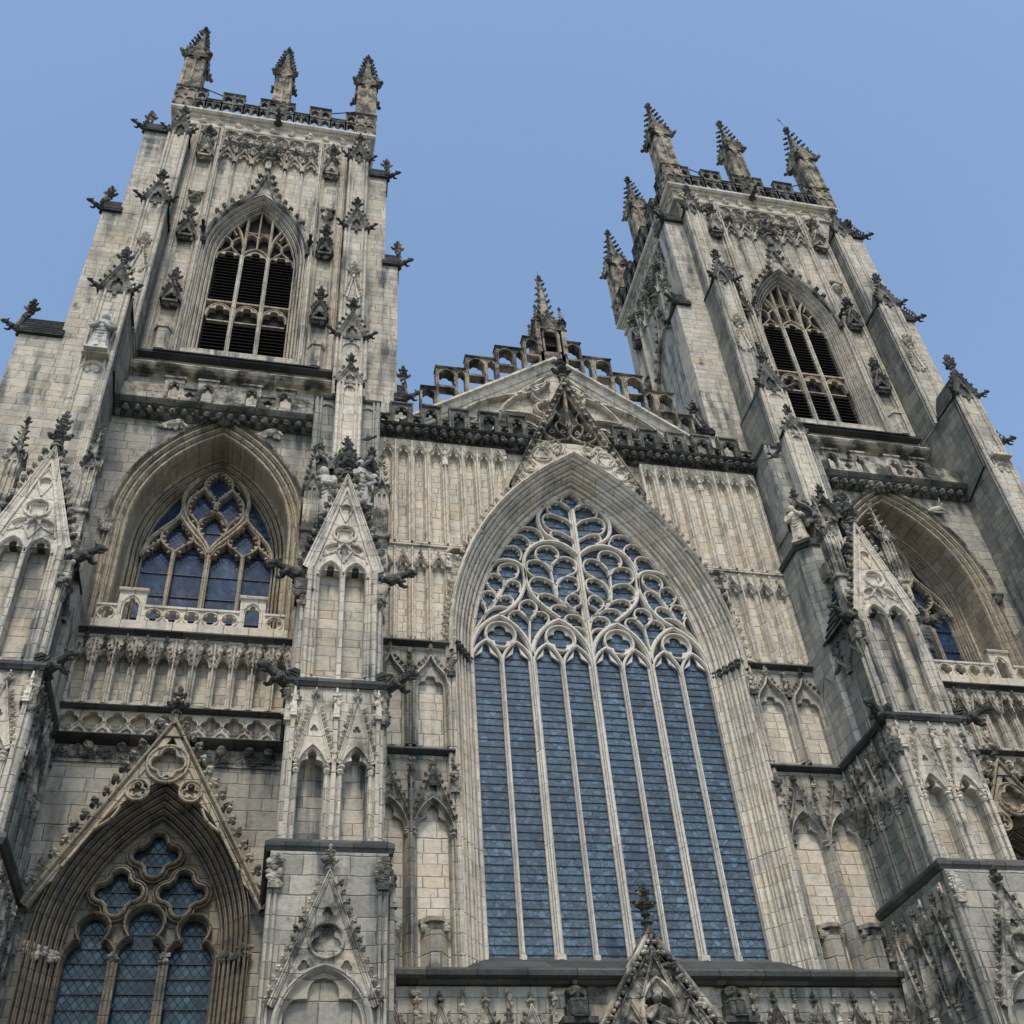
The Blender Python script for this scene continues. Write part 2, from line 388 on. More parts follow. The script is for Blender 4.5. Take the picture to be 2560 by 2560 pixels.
def soft(n0, y0, n1, y1, k):                          # broad shallow orders
    dn, dy = (n1-n0)/k, (y1-y0)/k; out = [(n0, y0)]
    for i in range(k):
        a, b = n0+dn*i, y0+dy*i
        for p, q in ((.06, .0), (.08, .28), (.14, .40), (.20, .28), (.24, .18), (.52, .34), (.56, .62), (.64, .78), (.72, .66), (.76, .52), (.92, .66), (.95, .95), (1., 1.)):
            out.append((a+dn*p, b+dy*q))
    return out

# ---- ornament
def crocket(mb, x, y, z, dx, dz, s):
    tx, tz = -dz, dx
    if tz < 0: tx, tz = -tx, -tz
    j = random.uniform(.85, 1.15); s *= j
    mb.lump((x+dx*.22*s, y, z+dz*.22*s), (.26*s, .3*s, .26*s))
    mb.lump((x+dx*.7*s+tx*.12*s, y-.1*s, z+dz*.7*s+tz*.12*s), (.34*s, .34*s, .3*s))
    mb.lump((x+dx*.62*s-tx*.28*s, y-.12*s, z+dz*.62*s-tz*.28*s), (.24*s, .42*s, .2*s))
    mb.lump((x+dx*.98*s+tx*.3*s, y, z+dz*.98*s+tz*.3*s), .17*s)
def crockets(mb, path, sp_, s, y, skip0=.5, skip1=.3, flip=1):
    P = np.array(path); L = np.r_[0, np.cumsum(np.hypot(*np.diff(P, axis=0).T))]
    q = skip0*sp_
    while q < L[-1]-skip1*sp_:
        i = min(np.searchsorted(L, q), len(P)-1); i = max(i, 1); t = (q-L[i-1])/max(L[i]-L[i-1], 1e-6); p = P[i-1]+(P[i]-P[i-1])*t
        d = P[i]-P[i-1]; d = d/np.hypot(*d); crocket(mb, p[0], y, p[1], -d[1]*flip, d[0]*flip, s); q += sp_
def finial(mb, x, y, z, h):
    mb.prism([(x+.07*h*math.cos(a), y+.07*h*math.sin(a)) for a in [i*math.pi/3 for i in range(6)]], z-.05*h, z+.8*h)
    mb.prism([(x+.13*h*math.cos(a), y+.13*h*math.sin(a)) for a in [i*math.pi/3 for i in range(6)]], z+.16*h, z+.22*h)
    for zz, rr, l in ((.42, .19, .085), (.72, .11, .06)):
        for k in range(4):
            a = k*math.pi/2
            for q, dz, s_ in ((.55, -.05, 1.0), (1.0, 0, 1.05), (1.35, .07, .75)): mb.lump((x+rr*q*h*math.cos(a), y+rr*q*h*math.sin(a), z+(zz+dz)*h), (l*s_*h, l*s_*h, l*s_*h*.75))
            a += math.pi/4; mb.lump((x+rr*.7*h*math.cos(a), y+rr*.7*h*math.sin(a), z+(zz+.05)*h), l*.8*h)
    mb.lump((x, y, z+.92*h), (.085*h, .085*h, .12*h))
def carve(mb, x0, x1, z0, z1, y, n, r, ydepth=.6):
    for _ in range(n):
        q = r*random.uniform(.6, 1.3); mb.lump((random.uniform(x0, x1), y+random.uniform(-.3, .2)*r, random.uniform(z0, z1)), (q*random.uniform(.7, 1.3), q*ydepth, q*random.uniform(.7, 1.2)))
def gable(mb, xc, z0, hw, h, y, t=.12, rw=.09, crk=.16, csp=None, back=.3, hole=None, fh=0., fill=True, cut=None):
    ap = z0+h; L = math.hypot(hw, h); sx, sz = h/L, hw/L
    path = [(xc-hw, z0), (xc, ap), (xc+hw, z0)]
    if fill:
        bot = [q for q in (cut or []) if q[1] > z0+.01]
        loops = [[(xc-hw, z0)]+bot+[(xc+hw, z0), (xc, ap)]]
        mb.plate(loops+(hole or []), y+t*.55, y+back)
        if hole: mb.plate(loops, y+t*.55+.09, y+back)
    mb.sweep(path, [(-rw, y+t*.7), (-rw, y+t*.3), (-rw*.6, y+t*.2), (-rw*.3, y), (rw*.4, y), (rw*.5, y-.03), (rw, y-.03), (rw, y+back)])
    if crk:
        csp = csp or crk*1.55
        for s_ in (-1, 1):
            n = max(1, int(L*.92/csp))
            for i in range(n):
                f = (i+.45)/n*.95; crocket(mb, xc+s_*(hw*(1-f)+rw*sx), y+.05, z0+h*f+rw*sz, s_*sx, sz, crk)
    if fh: finial(mb, xc, y+.08, ap+rw*.4, fh)
def bay(mb, x0, x1, z0, z1, y, dep, hw, zs, rise, zb=None, cz=None, back=None, mo=.05, cus=.34):
    xc = (x0+x1)/2; zb = z0+.1 if zb is None else zb
    hole = cusped(hw, zs, rise, zb, xc=xc, depth=hw*cus)
    mb.plate([rect(x0, x1, z0, z1), hole[::-1]], y, y+dep)
    if mo:
        a = arch(hw, zs, rise, zb, xc=xc); mb.sweep(a, [(mo*2, y), (mo*1.8, y-.04), (mo*1.1, y-.05), (mo*.7, y-.01), (mo*.25, y-.01), (0, y+.04), (-.02, y+.05)])
    (back or mb).add([(x0, y+dep, z0), (x1, y+dep, z0), (x1, y+dep, z1), (x0, y+dep, z1)], [(0, 1, 2, 3)])
def spirelet(mb, x, y, z0, w, sh, gh, ph, crk, fh, ribs=True, nck=6, top=None):
    """square shaft, four gablets, crocketed spire"""
    mb.box(x-w, x+w, y-w, y+w, z0, z0+sh)
    for k in range(4):
        mb.push((x, y, 0), k*math.pi/2)
        if ribs:
            for u in (-w*.93, 0, w*.93): mb.box(u-w*.13, u+w*.13, -w-.06, -w+.02, z0, z0+sh-w*.4)
            for u in (-w*.47, w*.47): mb.sweep(arch(w*.36, z0+sh-w*.75, w*.5, xc=u), [(w*.1, -w-.05), (-w*.02, -w-.05), (-w*.04, -w+.03)])
        gable(mb, 0, z0+sh-w*.15, w*1.18, gh, -w-.1, t=.1, rw=w*.17, crk=crk*.8, back=w*.9, fh=0)
        mb.pop()
    mb = top or mb
    for sx in (-1, 1):
        for sy_ in (-1, 1):
            mb.lump((x+sx*w*1.25, y+sy_*w*1.25, z0+sh), (w*.42, w*.42, w*.36)); mb.lump((x+sx*w*1.65, y+sy_*w*1.65, z0+sh+w*.18), w*.27)
    zb, zt = z0+sh+gh*.3, z0+sh+ph; w2 = w*.78
    mb.prism([(x-w2, y-w2), (x+w2, y-w2), (x+w2, y+w2), (x-w2, y+w2)], zb, zt, (.12, x, y))
    for i in range(nck):
        f = (i+.8)/(nck+.5); ww = w2*(1-f*.88); zz = zb+(zt-zb)*f
        for sx in (-1, 1):
            for sy_ in (-1, 1):
                c = crk*(1.05-.35*f); mb.lump((x+sx*(ww+c*.3), y+sy_*(ww+c*.3), zz), (c*.42, c*.42, c*.3)); mb.lump((x+sx*(ww+c*.68), y+sy_*(ww+c*.68), zz+c*.2), c*.28)
    finial(mb, x, y, zt-.1*fh, fh)
def gargoyle(mb, p, ang, L, wings=False, down=-.1):
    """crouching beast thrust out from the wall: ang = heading in plan (0 = +x)"""
    c, s_ = math.cos(ang), math.sin(ang); p = np.array(p, float); f = np.array((c, s_, 0)); sd = np.array((-s_, c, 0)); up = np.array((0, 0, 1.))
    q = lambda a, b, h: p+f*a*L+sd*b*L+up*h*L
    mb.tube([q(-.15, 0, -.02), q(.1, 0, .02), q(.32, 0, .05), q(.52, 0, .1), q(.68, 0, .16), q(.78, 0, .17)], [.16*L, (.19*L, .2*L), (.16*L, .18*L), (.13*L, .14*L), .1*L, .1*L], 8)
    mb.tube([q(.72, 0, .17), q(.82, 0, .22), q(.94, 0, .19), q(1.04, 0, .13)], [.1*L, (.125*L, .13*L), .1*L, .045*L], 8)     # head and muzzle
    mb.tube([q(.84, 0, .1), q(.98, 0, .04)], [.06*L, .03*L], 6)                                                         # lower jaw
    for b in (-1, 1):
        mb.tube([q(.76, b*.09, .28), q(.72, b*.13, .40)], [.045*L, .01*L], 5)                                            # ears
        mb.tube([q(.5, b*.1, .08), q(.56, b*.16, -.06), q(.66, b*.14, -.16), q(.76, b*.12, -.17)], [.085*L, .07*L, .05*L, .04*L], 6)
        mb.tube([q(.08, b*.14, .02), q(.16, b*.22, -.08), q(.05, b*.2, -.2), q(.18, b*.19, -.24)], [.12*L, .09*L, .06*L, .05*L], 6)
        mb.lump(q(.88, b*.075, .26), .03*L)
        if wings:
            w = [q(.42, b*.12, .16), q(.2, b*.2, .32), q(-.12, b*.25, .26), q(-.2, b*.24, .1), q(-.05, b*.21, .0), q(.2, b*.18, .0)]
            o = [v+sd*b*.035*L for v in w]; mb.add(w+o, [(0, 1, 2, 3, 4, 5), (11, 10, 9, 8, 7, 6)]+[(i, (i+1) % 6, (i+1) % 6+6, i+6) for i in range(6)])
            for h in (.02, .1, .18): mb.tube([q(.3, b*.2, h+.04), q(-.14, b*.27, h)], [.025*L, .015*L], 5)
def statue(name, loc, h, label, mat='white', rz=0., seated=False, mitre=False, group=None, arm=0):
    mb = MB(); sg = 26; V = []; f = []
    if seated: prof = [(0, .27, .30, -.10), (.06, .27, .30, -.10), (.30, .25, .27, -.09), (.40, .25, .27, -.08), (.46, .22, .2, -.02), (.56, .17, .135, .02), (.70, .185, .13, .03), (.80, .195, .125, .03), (.835, .13, .1, .03), (.85, .065, .065, .02)]
    else: prof = [(0, .19, .17, 0), (.04, .185, .165, 0), (.25, .155, .14, 0), (.45, .145, .12, 0), (.58, .135, .105, 0), (.70, .165, .115, 0), (.79, .17, .105, 0), (.825, .12, .085, 0), (.845, .05, .052, 0), (.87, .046, .05, -.005)]
    for i, (z, a, b, oy) in enumerate(prof):
        for j in range(sg):
            t = 2*math.pi*j/sg; k = 1+(.09*(1-z)*math.sin(7*t+z*2)+.05*(1-z)*math.sin(13*t)) * (1 if z < .7 else .2)
            V.append((a*k*math.cos(t)*h, (b*k*math.sin(t)+oy)*h, z*h))
    n = len(prof)
    for i in range(n-1):
        for j in range(sg): f.append((i*sg+j, i*sg+(j+1) % sg, (i+1)*sg+(j+1) % sg, (i+1)*sg+j))
    f += [tuple(range(sg))[::-1], tuple((n-1)*sg+j for j in range(sg))]; mb.add(V, f)
    hy = -.03; hz = .94
    hv, hf = sph(12, 8); mb.add(hv*np.array((.07, .08, .092))*h+np.array((0, hy, hz))*h, hf)
    mb.add(hv*np.array((.012, .02, .016))*h+np.array((0, hy-.07, hz-.005))*h, hf)                       # nose
    for b in (-1, 1):
        mb.add(hv*np.array((.014, .01, .008))*h+np.array((b*.027, hy-.062, hz+.012))*h, hf)              # brow and eye
        mb.add(hv*np.array((.012, .016, .022))*h+np.array((b*.062, hy, hz))*h, hf)                       # ear
        mb.add(hv*np.array((.03, .06, .07))*h+np.array((b*.045, hy+.025, hz+.012))*h, hf)                # hair
    mb.add(hv*np.array((.022, .012, .008))*h+np.array((0, hy-.062, hz-.042))*h, hf)                      # mouth
    if mitre: mb.prism([(x*h, (y+hy)*h) for x, y in ((-.065, -.05), (.065, -.05), (.065, .05), (-.065, .05))], (hz+.05)*h, (hz+.11)*h); mb.plate([[(-.065*h, (hz+.11)*h), (.065*h, (hz+.11)*h), (0, (hz+.21)*h)]], (hy-.05)*h, (hy+.05)*h, True)
    sz = .78
    for b in (-1, 1):
        lift = .18 if (arm == b) else 0.
        hand = (b*.05, -.16+(-.08 if seated else 0), .60+lift)
        mb.tube([np.array(q)*h for q in ((b*.15, 0, sz), (b*.2, -.03, .66), (b*.17, -.1, .57+lift*.4), hand)], [.055*h, .055*h, .05*h, .032*h], 8)
        for k in range(4): mb.tube([np.array((hand[0]+b*.012*(k-1.5), hand[1], hand[2]+.002))*h, np.array((hand[0]-b*.03+b*.012*(k-1.5), hand[1]-.03, hand[2]+.02))*h], [.012*h, .008*h], 5)
        mb.tube([np.array(hand)*h, np.array((hand[0]-b*.01, hand[1]-.02, hand[2]+.04))*h], [.013*h, .008*h], 5)
    for k in range(5):                                                                                    # hanging folds over the front
        zz = .56-.09*k; mb.tube([np.array((-.11+.01*k, -.09, zz+.05))*h, np.array((0, -.155-(.1 if seated and zz < .5 else 0), zz-.03))*h, np.array((.11-.01*k, -.09, zz+.05))*h], .016*h, 6)
    if seated:
        mb.box(-.3*h, .3*h, -.02*h, .25*h, 0, .36*h); mb.box(-.24*h, .24*h, .12*h, .26*h, .36*h, .78*h)
    mb.box(-.2*h, .2*h, (-.42 if seated else -.16)*h, (.25 if seated else .2)*h, -.05*h, .004*h)
    o = mb.build(name, mat, None, smooth=False); o.location = loc; o.rotation_euler[2] = rz
    return tag(o, label, 'statue', group)

# traced tracery lines, metres (left half; mirrored when built)
GC=[[(0.01,22.55),(-0.21,22.79),(-0.48,22.99),(-0.82,23.08),(-1.18,23.04),(-1.48,22.88),(-1.71,22.63),(-1.86,22.31),(-1.92,21.95),(-1.91,21.56),(-1.87,21.19),(-1.75,20.82),(-1.54,20.51),(-1.29,20.25),(-1.04,20.03),(-0.9,19.91)],[(-2.85,19.89),(-2.57,20.07),(-2.32,20.34),(-2.12,20.66),(-1.97,21.05),(-1.91,21.35),(-1.92,21.69),(-2.01,21.92),(-2.17,22.06),(-2.41,22.12),(-2.65,22.1),(-2.86,22.01),(-3.02,21.82),(-3.14,21.57)],[(-1.0,24.75),(-1.15,24.44),(-1.26,24.15),(-1.26,23.86),(-1.19,23.59),(-1.05,23.38),(-0.85,23.22),(-0.64,23.1)]]
GD=[[(-2.0,23.5),(-1.77,23.64),(-1.52,23.65),(-1.32,23.56),(-1.19,23.36),(-1.15,23.19),(-1.25,23.09),(-1.44,22.97),(-1.61,22.98)],[(-2.37,23.01),(-2.2,23.21),(-1.94,23.28),(-1.74,23.17),(-1.63,22.95),(-1.68,22.75),(-1.83,22.64)],[(-2.65,22.62),(-2.4,22.73),(-2.16,22.76),(-1.99,22.6),(-1.96,22.38),(-2.04,22.16)],[(-0.02,24.44),(-0.08,24.67),(-0.21,24.85),(-0.39,24.95),(-0.57,24.95),(-0.77,24.83),(-0.88,24.62),(-0.86,24.45),(-0.74,24.35)],[(-0.02,23.87),(-0.12,24.0),(-0.28,24.17),(-0.53,24.28),(-0.78,24.35),(-0.96,24.32),(-1.08,24.17),(-1.09,23.93),(-1.01,23.75),(-0.81,23.59)],[(-0.03,23.13),(-0.12,23.3),(-0.29,23.42),(-0.46,23.54),(-0.63,23.59),(-0.79,23.59),(-0.88,23.45),(-0.84,23.27),(-0.74,23.19)],[(-0.02,24.56),(-0.15,24.76),(-0.31,24.86),(-0.36,25.02),(-0.27,25.23),(-0.04,25.41)],[(-0.1,19.87),(-0.19,20.1),(-0.45,20.24),(-0.72,20.5),(-0.89,20.74),(-0.95,21.02),(-0.98,21.36),(-1.0,21.7),(-1.02,21.96)],[(-1.01,21.98),(-0.87,22.19),(-0.73,22.38),(-0.69,22.61),(-0.78,22.8),(-0.95,22.89),(-1.16,22.88),(-1.37,22.76),(-1.47,22.57),(-1.47,22.39),(-1.36,22.23),(-1.16,22.12),(-1.01,21.98)],[(-0.99,21.79),(-1.07,21.95),(-1.19,22.11),(-1.39,22.22),(-1.6,22.22),(-1.77,22.12),(-1.82,21.87),(-1.77,21.69),(-1.56,21.51)],[(-0.98,21.83),(-0.95,22.09),(-0.79,22.33),(-0.56,22.46),(-0.35,22.46),(-0.19,22.35),(-0.12,22.14),(-0.16,21.91),(-0.32,21.77),(-0.54,21.64),(-0.76,21.51),(-0.89,21.28)],[(-0.9,21.11),(-0.99,21.32),(-1.18,21.47),(-1.42,21.53),(-1.63,21.49),(-1.76,21.32),(-1.79,21.15),(-1.74,20.95),(-1.58,20.84),(-1.38,20.82)],[(-0.88,20.82),(-0.88,21.16),(-0.77,21.42),(-0.58,21.61),(-0.36,21.65),(-0.18,21.57),(-0.12,21.36),(-0.16,21.14),(-0.33,21.0),(-0.52,20.86)],[(-0.64,20.51),(-0.78,20.62),(-0.97,20.77),(-1.17,20.86),(-1.41,20.86),(-1.54,20.72),(-1.53,20.55),(-1.41,20.4),(-1.19,20.3)],[(-0.34,20.31),(-0.53,20.44),(-0.63,20.64),(-0.56,20.81),(-0.37,20.93),(-0.2,20.88),(-0.12,20.68),(-0.16,20.51)],[(-0.32,20.17),(-0.48,20.28),(-0.67,20.41),(-0.87,20.45),(-1.06,20.41),(-1.16,20.26),(-1.14,20.1),(-0.98,19.95)],[(-0.16,20.07),(-0.33,20.21),(-0.39,20.33),(-0.29,20.46),(-0.1,20.56)],[(-0.06,19.59),(-0.14,19.9),(-0.26,20.06),(-0.43,20.1),(-0.6,20.09),(-0.73,19.95),(-0.71,19.8),(-0.54,19.69)],[(-0.05,19.35),(-0.15,19.54),(-0.31,19.63),(-0.48,19.64)],[(-3.68,19.17),(-3.49,19.54),(-3.27,19.91),(-3.09,20.21),(-2.87,20.59),(-2.69,20.9),(-2.57,21.25)],[(-2.57,21.2),(-2.42,21.34),(-2.21,21.45),(-2.11,21.67),(-2.13,21.89),(-2.28,22.0),(-2.48,22.0),(-2.7,21.89),(-2.79,21.69),(-2.74,21.48),(-2.57,21.2)],[(-2.65,20.95),(-2.62,21.2),(-2.69,21.4),(-2.85,21.51),(-3.02,21.5),(-3.17,21.31),(-3.19,21.14),(-3.09,20.94),(-2.9,20.76)],[(-2.84,20.52),(-2.69,20.86),(-2.57,21.12),(-2.43,21.28),(-2.26,21.3),(-2.11,21.21),(-2.09,21.0),(-2.15,20.83)],[(-3.16,20.12),(-2.98,20.38),(-2.81,20.58),(-2.6,20.68),(-2.44,20.63),(-2.36,20.48),(-2.42,20.31),(-2.56,20.22)],[(-3.06,20.17),(-2.92,20.43),(-2.92,20.67),(-3.06,20.8),(-3.26,20.78),(-3.39,20.63),(-3.38,20.47),(-3.26,20.23)],[(-3.38,19.67),(-3.2,20.0),(-3.0,20.18),(-2.76,20.24),(-2.53,20.18)],[(-3.38,19.7),(-3.27,19.95),(-3.28,20.15),(-3.4,20.34)],[(-1.95,18.89),(-1.88,19.75)],[(-1.88,19.75),(-1.99,19.91),(-2.14,20.09),(-2.34,20.1),(-2.51,19.98),(-2.56,19.82),(-2.5,19.66)],[(-1.88,19.75),(-1.78,19.96),(-1.64,20.1),(-1.47,20.13),(-1.31,20.05),(-1.26,19.85),(-1.38,19.64)],[(-1.88,19.77),(-1.72,19.97),(-1.63,20.18),(-1.62,20.34),(-1.71,20.5),(-1.9,20.56),(-2.1,20.46),(-2.19,20.29),(-2.17,20.09),(-2.05,19.96),(-1.88,19.77)]]
AE=[[(0.04,21.85),(-0.18,22.33),(-0.52,22.8),(-0.81,23.22),(-0.99,23.73),(-1.02,24.13),(-0.93,24.51),(-0.65,25.0)],[(-1.97,21.64),(-1.83,22.21),(-1.61,22.58),(-1.33,22.93),(-1.13,23.18),(-1.04,23.36),(-0.99,23.66),(-1.02,24.06)],[(-0.03,21.85),(-0.21,22.2),(-0.54,22.61),(-0.83,23.02),(-1.04,23.36)]]
AF=[[(-2.0,21.58),(-1.83,21.93),(-1.59,22.14),(-1.49,22.32)],[(-1.03,21.74),(-1.09,21.89),(-1.3,22.05),(-1.47,22.31),(-1.47,22.6),(-1.28,22.91),(-1.03,23.29)],[(-1.03,21.74),(-0.96,21.93),(-0.76,22.11),(-0.57,22.29),(-0.53,22.48),(-0.64,22.79),(-0.83,23.06),(-1.03,23.29)],[(-0.03,21.69),(-0.19,22.05),(-0.4,22.24),(-0.52,22.42)],[(-0.45,23.0),(-0.58,23.25),(-0.8,23.49),(-0.88,23.74),(-0.81,24.15),(-0.58,24.45),(-0.44,24.68)],[(-0.44,24.68),(-0.18,24.3),(0.0,24.05),(0.03,23.75),(-0.13,23.5),(-0.34,23.28),(-0.45,23.0)],[(0.02,22.04),(-0.3,22.57),(-0.44,22.88),(-0.39,23.24),(-0.17,23.46),(0.04,23.72)],[(-0.44,24.68),(-0.4,24.99),(-0.23,25.23),(0.02,25.4)],[(0.02,24.07),(-0.22,24.29),(-0.44,24.64)]]
BIRD = (5.57, -3.5, 23.81)

# ================================================================ ground
gb = MB(); gb.box(-1500, 1500, -1500, 1500, GZ-1, GZ)
go = gb.build('ground', 'paving', None); go['kind'] = 'structure'

# ================================================================ church front between the towers
CH = root('church_front', (0, 0, GZ), 'cream stone church front with the tall traceried window between the two towers', 'church front')
GH, GS, GR = 3.8, 18.1, 7.4                        # great window: half width, springing, rise
def great(off, z0=None, n=18): return arch(GH, GS, GR, z0, n, off=off)
RG = (GH*GH+GR*GR)/(2*GH); CG = GH-RG
def zext(x, off):                                   # height of the arch outline at |x|
    v = (RG+off)**2-(abs(x)-CG)**2
    return GS+math.sqrt(v) if v > 0 else GS
mb = MB()
mb.plate([[(-6.95, 8.6), (6.95, 8.6), (6.95, 26.9), (-6.95, 26.9)], great(.68, 8.9)[::-1]], .16, 1.0)
mb.plate([rect(-6.95, 6.95, GZ, 8.6)], -.08, 1.0)
wallo = mb.build('wall', 'cream', CH)
# great window
gw = MB(); gw.sweep(great(0, 8.75), soft(.74, -.14, 0, .80, 3)); gw.sweep(great(0, 9.3), bar(.07, .70, .95))
gw.sweep(great(0, 17.8), [(.74, .1), (.8, .02), (.84, -.16), (.76, -.26), (.70, -.16), (.70, -.1)])
GWO = gw.build('great_window', 'jamb', CH)
for s_ in (-1, 1):
    cb = MB()
    for zz in (18.0, 18.14):
        for k in range(5): cb.lump((s_*(3.86+.12*k), .75-.2*k, zz), (.1, .12, .09))
    cb.build('capital', 'sooty', GWO)
LW = .95; GY = .72
for k in range(-3, 4):
    m_ = MB(); w = .125 if k % 2 == 0 else .075
    m_.sweep([(k*LW, 9.42), (k*LW, 18.35 if k else 24.6)], [(-w, .95), (-w, GY+.16), (-w*.6, GY+.12), (-w*.55, GY+.05), (-w*.3, GY+.03), (-w*.25, GY-.04*(k % 2 == 0)), (w*.25, GY-.04*(k % 2 == 0)), (w*.3, GY+.03), (w*.55, GY+.05), (w*.6, GY+.12), (w, GY+.16), (w, .95)])
    m_.prism([(k*LW+w*1.3*math.cos(a), GY+.1+w*1.3*math.sin(a)) for a in [i*math.pi/4 for i in range(8)]], 9.36, 9.5)
    m_.build('mullion', 'tracery', GWO)
tm = MB(); thick = bar(.072, GY, .95); mid = bar(.05, GY+.03, .95); thin = bar(.035, GY+.07, .95)
for k in range(8):
    xc = (k-3.5)*LW; a = arch(LW/2, 18.05, .87, xc=xc, n=8); tm.sweep(a, mid)
    ins = dens(arch(LW/2-.06, 18.05, .80, xc=xc, n=8), 21)
    for i in (6, 14):                                # cusps in the light heads
        p, q = ins[i-3], ins[i+3]; c_ = ins[i]; d = q-p; d = d/np.hypot(*d); tip = c_+np.array((d[1], -d[0]))*.15
        tm.plate([[tuple(p), tuple((p+tip)/2+(c_-(p+q)/2)*.6*0), tuple(tip), tuple((q+tip)/2), tuple(q)]], GY+.12, .93)
for k in range(4):
    xc = (k-1.5)*2*LW; tm.sweep(arch(LW, 18.35, 1.52, xc=xc, n=12), thick)
    q = foil(xc, 19.16, .215, .185, 4, math.pi/2, 56)
    tm.plate([circ(xc, 19.16, .475, 28), q[::-1]], GY+.14, .93)
    tm.sweep(circ(xc, 19.16, .47, 28), bar(.04, GY+.03, .95), closed=True, pclosed=False)
    tm.plate([[(xc-.30, 18.75), (xc-.05, 18.45), (xc, 18.2), (xc+.05, 18.45), (xc+.30, 18.75)]], GY+.14, .93) if 0 else None
for i, c in enumerate(GC):
    for pth in (cat(c, 4), mir(cat(c, 4))[::-1]): tm.sweep(pth, bar(.062, GY-.02, .95))
for c in GD:
    s4 = cat(c, 4)
    for sgn in (1, -1):
        pth = s4 if sgn == 1 else mir(s4)[::-1]
        tm.sweep(pth, bar(.031, GY+.04, .95))
        D_ = dens(pth, 48); L_ = np.hypot(*np.diff(D_, axis=0).T).sum()
        if L_ > 1.0 and len(c) > 5:                  # little cusps on the inside of every foil
            seg = np.diff(D_, axis=0); cr_ = seg[:-1, 0]*seg[1:, 1]-seg[:-1, 1]*seg[1:, 0]; side = np.sign(cr_.sum())
            idx = [i for i in range(4, 43) if side*cr_[max(i-2, 0):i+3].sum() > .25*np.abs(cr_).max()*2]
            for fr in (.22, .5, .78):
                if len(idx) < 6: break
                i = idx[int(fr*(len(idx)-1))]; i = min(max(i, 3), 44); p, q, c_ = D_[i-2], D_[i+2], D_[i]; d = q-p; d = d/max(np.hypot(*d), 1e-6)
                nn_ = np.array((-d[1], d[0]))*side; tip = c_+nn_*.125; tm.plate([[tuple(p), tuple((p+c_)/2+nn_*.05), tuple(tip), tuple((q+c_)/2+nn_*.05), tuple(q)]], GY+.14, .93)
TRO = tm.build('tracery', 'tracery', GWO)
for k in range(8):
    g = MB(); x0 = (k-4)*LW; g.add([(x0, .96, 9.4), (x0+LW, .96, 9.4), (x0+LW, .96, 18.3), (x0, .96, 18.3)], [(0, 1, 2, 3)]); g.build('window_glass', 'glass_great', GWO)
g = MB(); g.plate([[(-3.8, 18.3)]+great(0)[1:-1]+[(3.8, 18.3)]], .96, .98); g.build('window_glass', 'glass_great', GWO)
sb = MB(); z = 9.55
while z < 25.3:
    hw = 3.8 if z < 18.2 else max(.1, math.sqrt(max(0, RG**2-(z-GS)**2))+CG)
    if z < 18.4:
        for k in range(8): sb.box((k-4)*LW+.06, (k-3)*LW-.06, .938, .952, z, z+.018)
    else: sb.box(-hw, hw, .94, .952, z, z+.018)
    z += .232 if z < 18.2 else .29
sb.build('saddle_bar', 'bar', GWO)
sl = MB(); sl.add([(-4.15, -.42, 8.74), (4.15, -.42, 8.74), (3.85, .97, 9.5), (-3.85, .97, 9.5), (-4.6, -.42, 8.74), (4.6, -.42, 8.74), (4.5, .1, 8.76), (-4.5, .1, 8.76)], [(0, 1, 2, 3), (4, 0, 3, 7), (1, 5, 6, 2)])
sl.build('sill', 'lead', GWO)
st = MB(); st.sweep([(-6.95, 8.6), (6.95, 8.6)], [(.15, .2), (.15, -.5), (.08, -.56), (-.03, -.54), (-.08, -.4), (-.16, -.3), (-.16, .1)])
st.build('string_course', 'dark', CH)
for s_ in (-1, 1):
    for zz, x0 in ((18.02, 4.56), (14.53, 4.56)):
        st = MB(); st.sweep([(min(s_*x0, s_*6.95), zz), (max(s_*x0, s_*6.95), zz)], [(.09, .2), (.07, -.16), (.0, -.2), (-.05, -.1), (-.09, .0)]); st.build('string_course', 'dark', CH)
    st = MB(); st.sweep([(min(s_*4.0, s_*6.95), 21.76), (max(s_*4.0, s_*6.95), 21.76)], [(.05, .2), (.03, -.08), (-.03, -.08), (-.06, .1)]); st.build('string_course', 'cleancarve', CH)

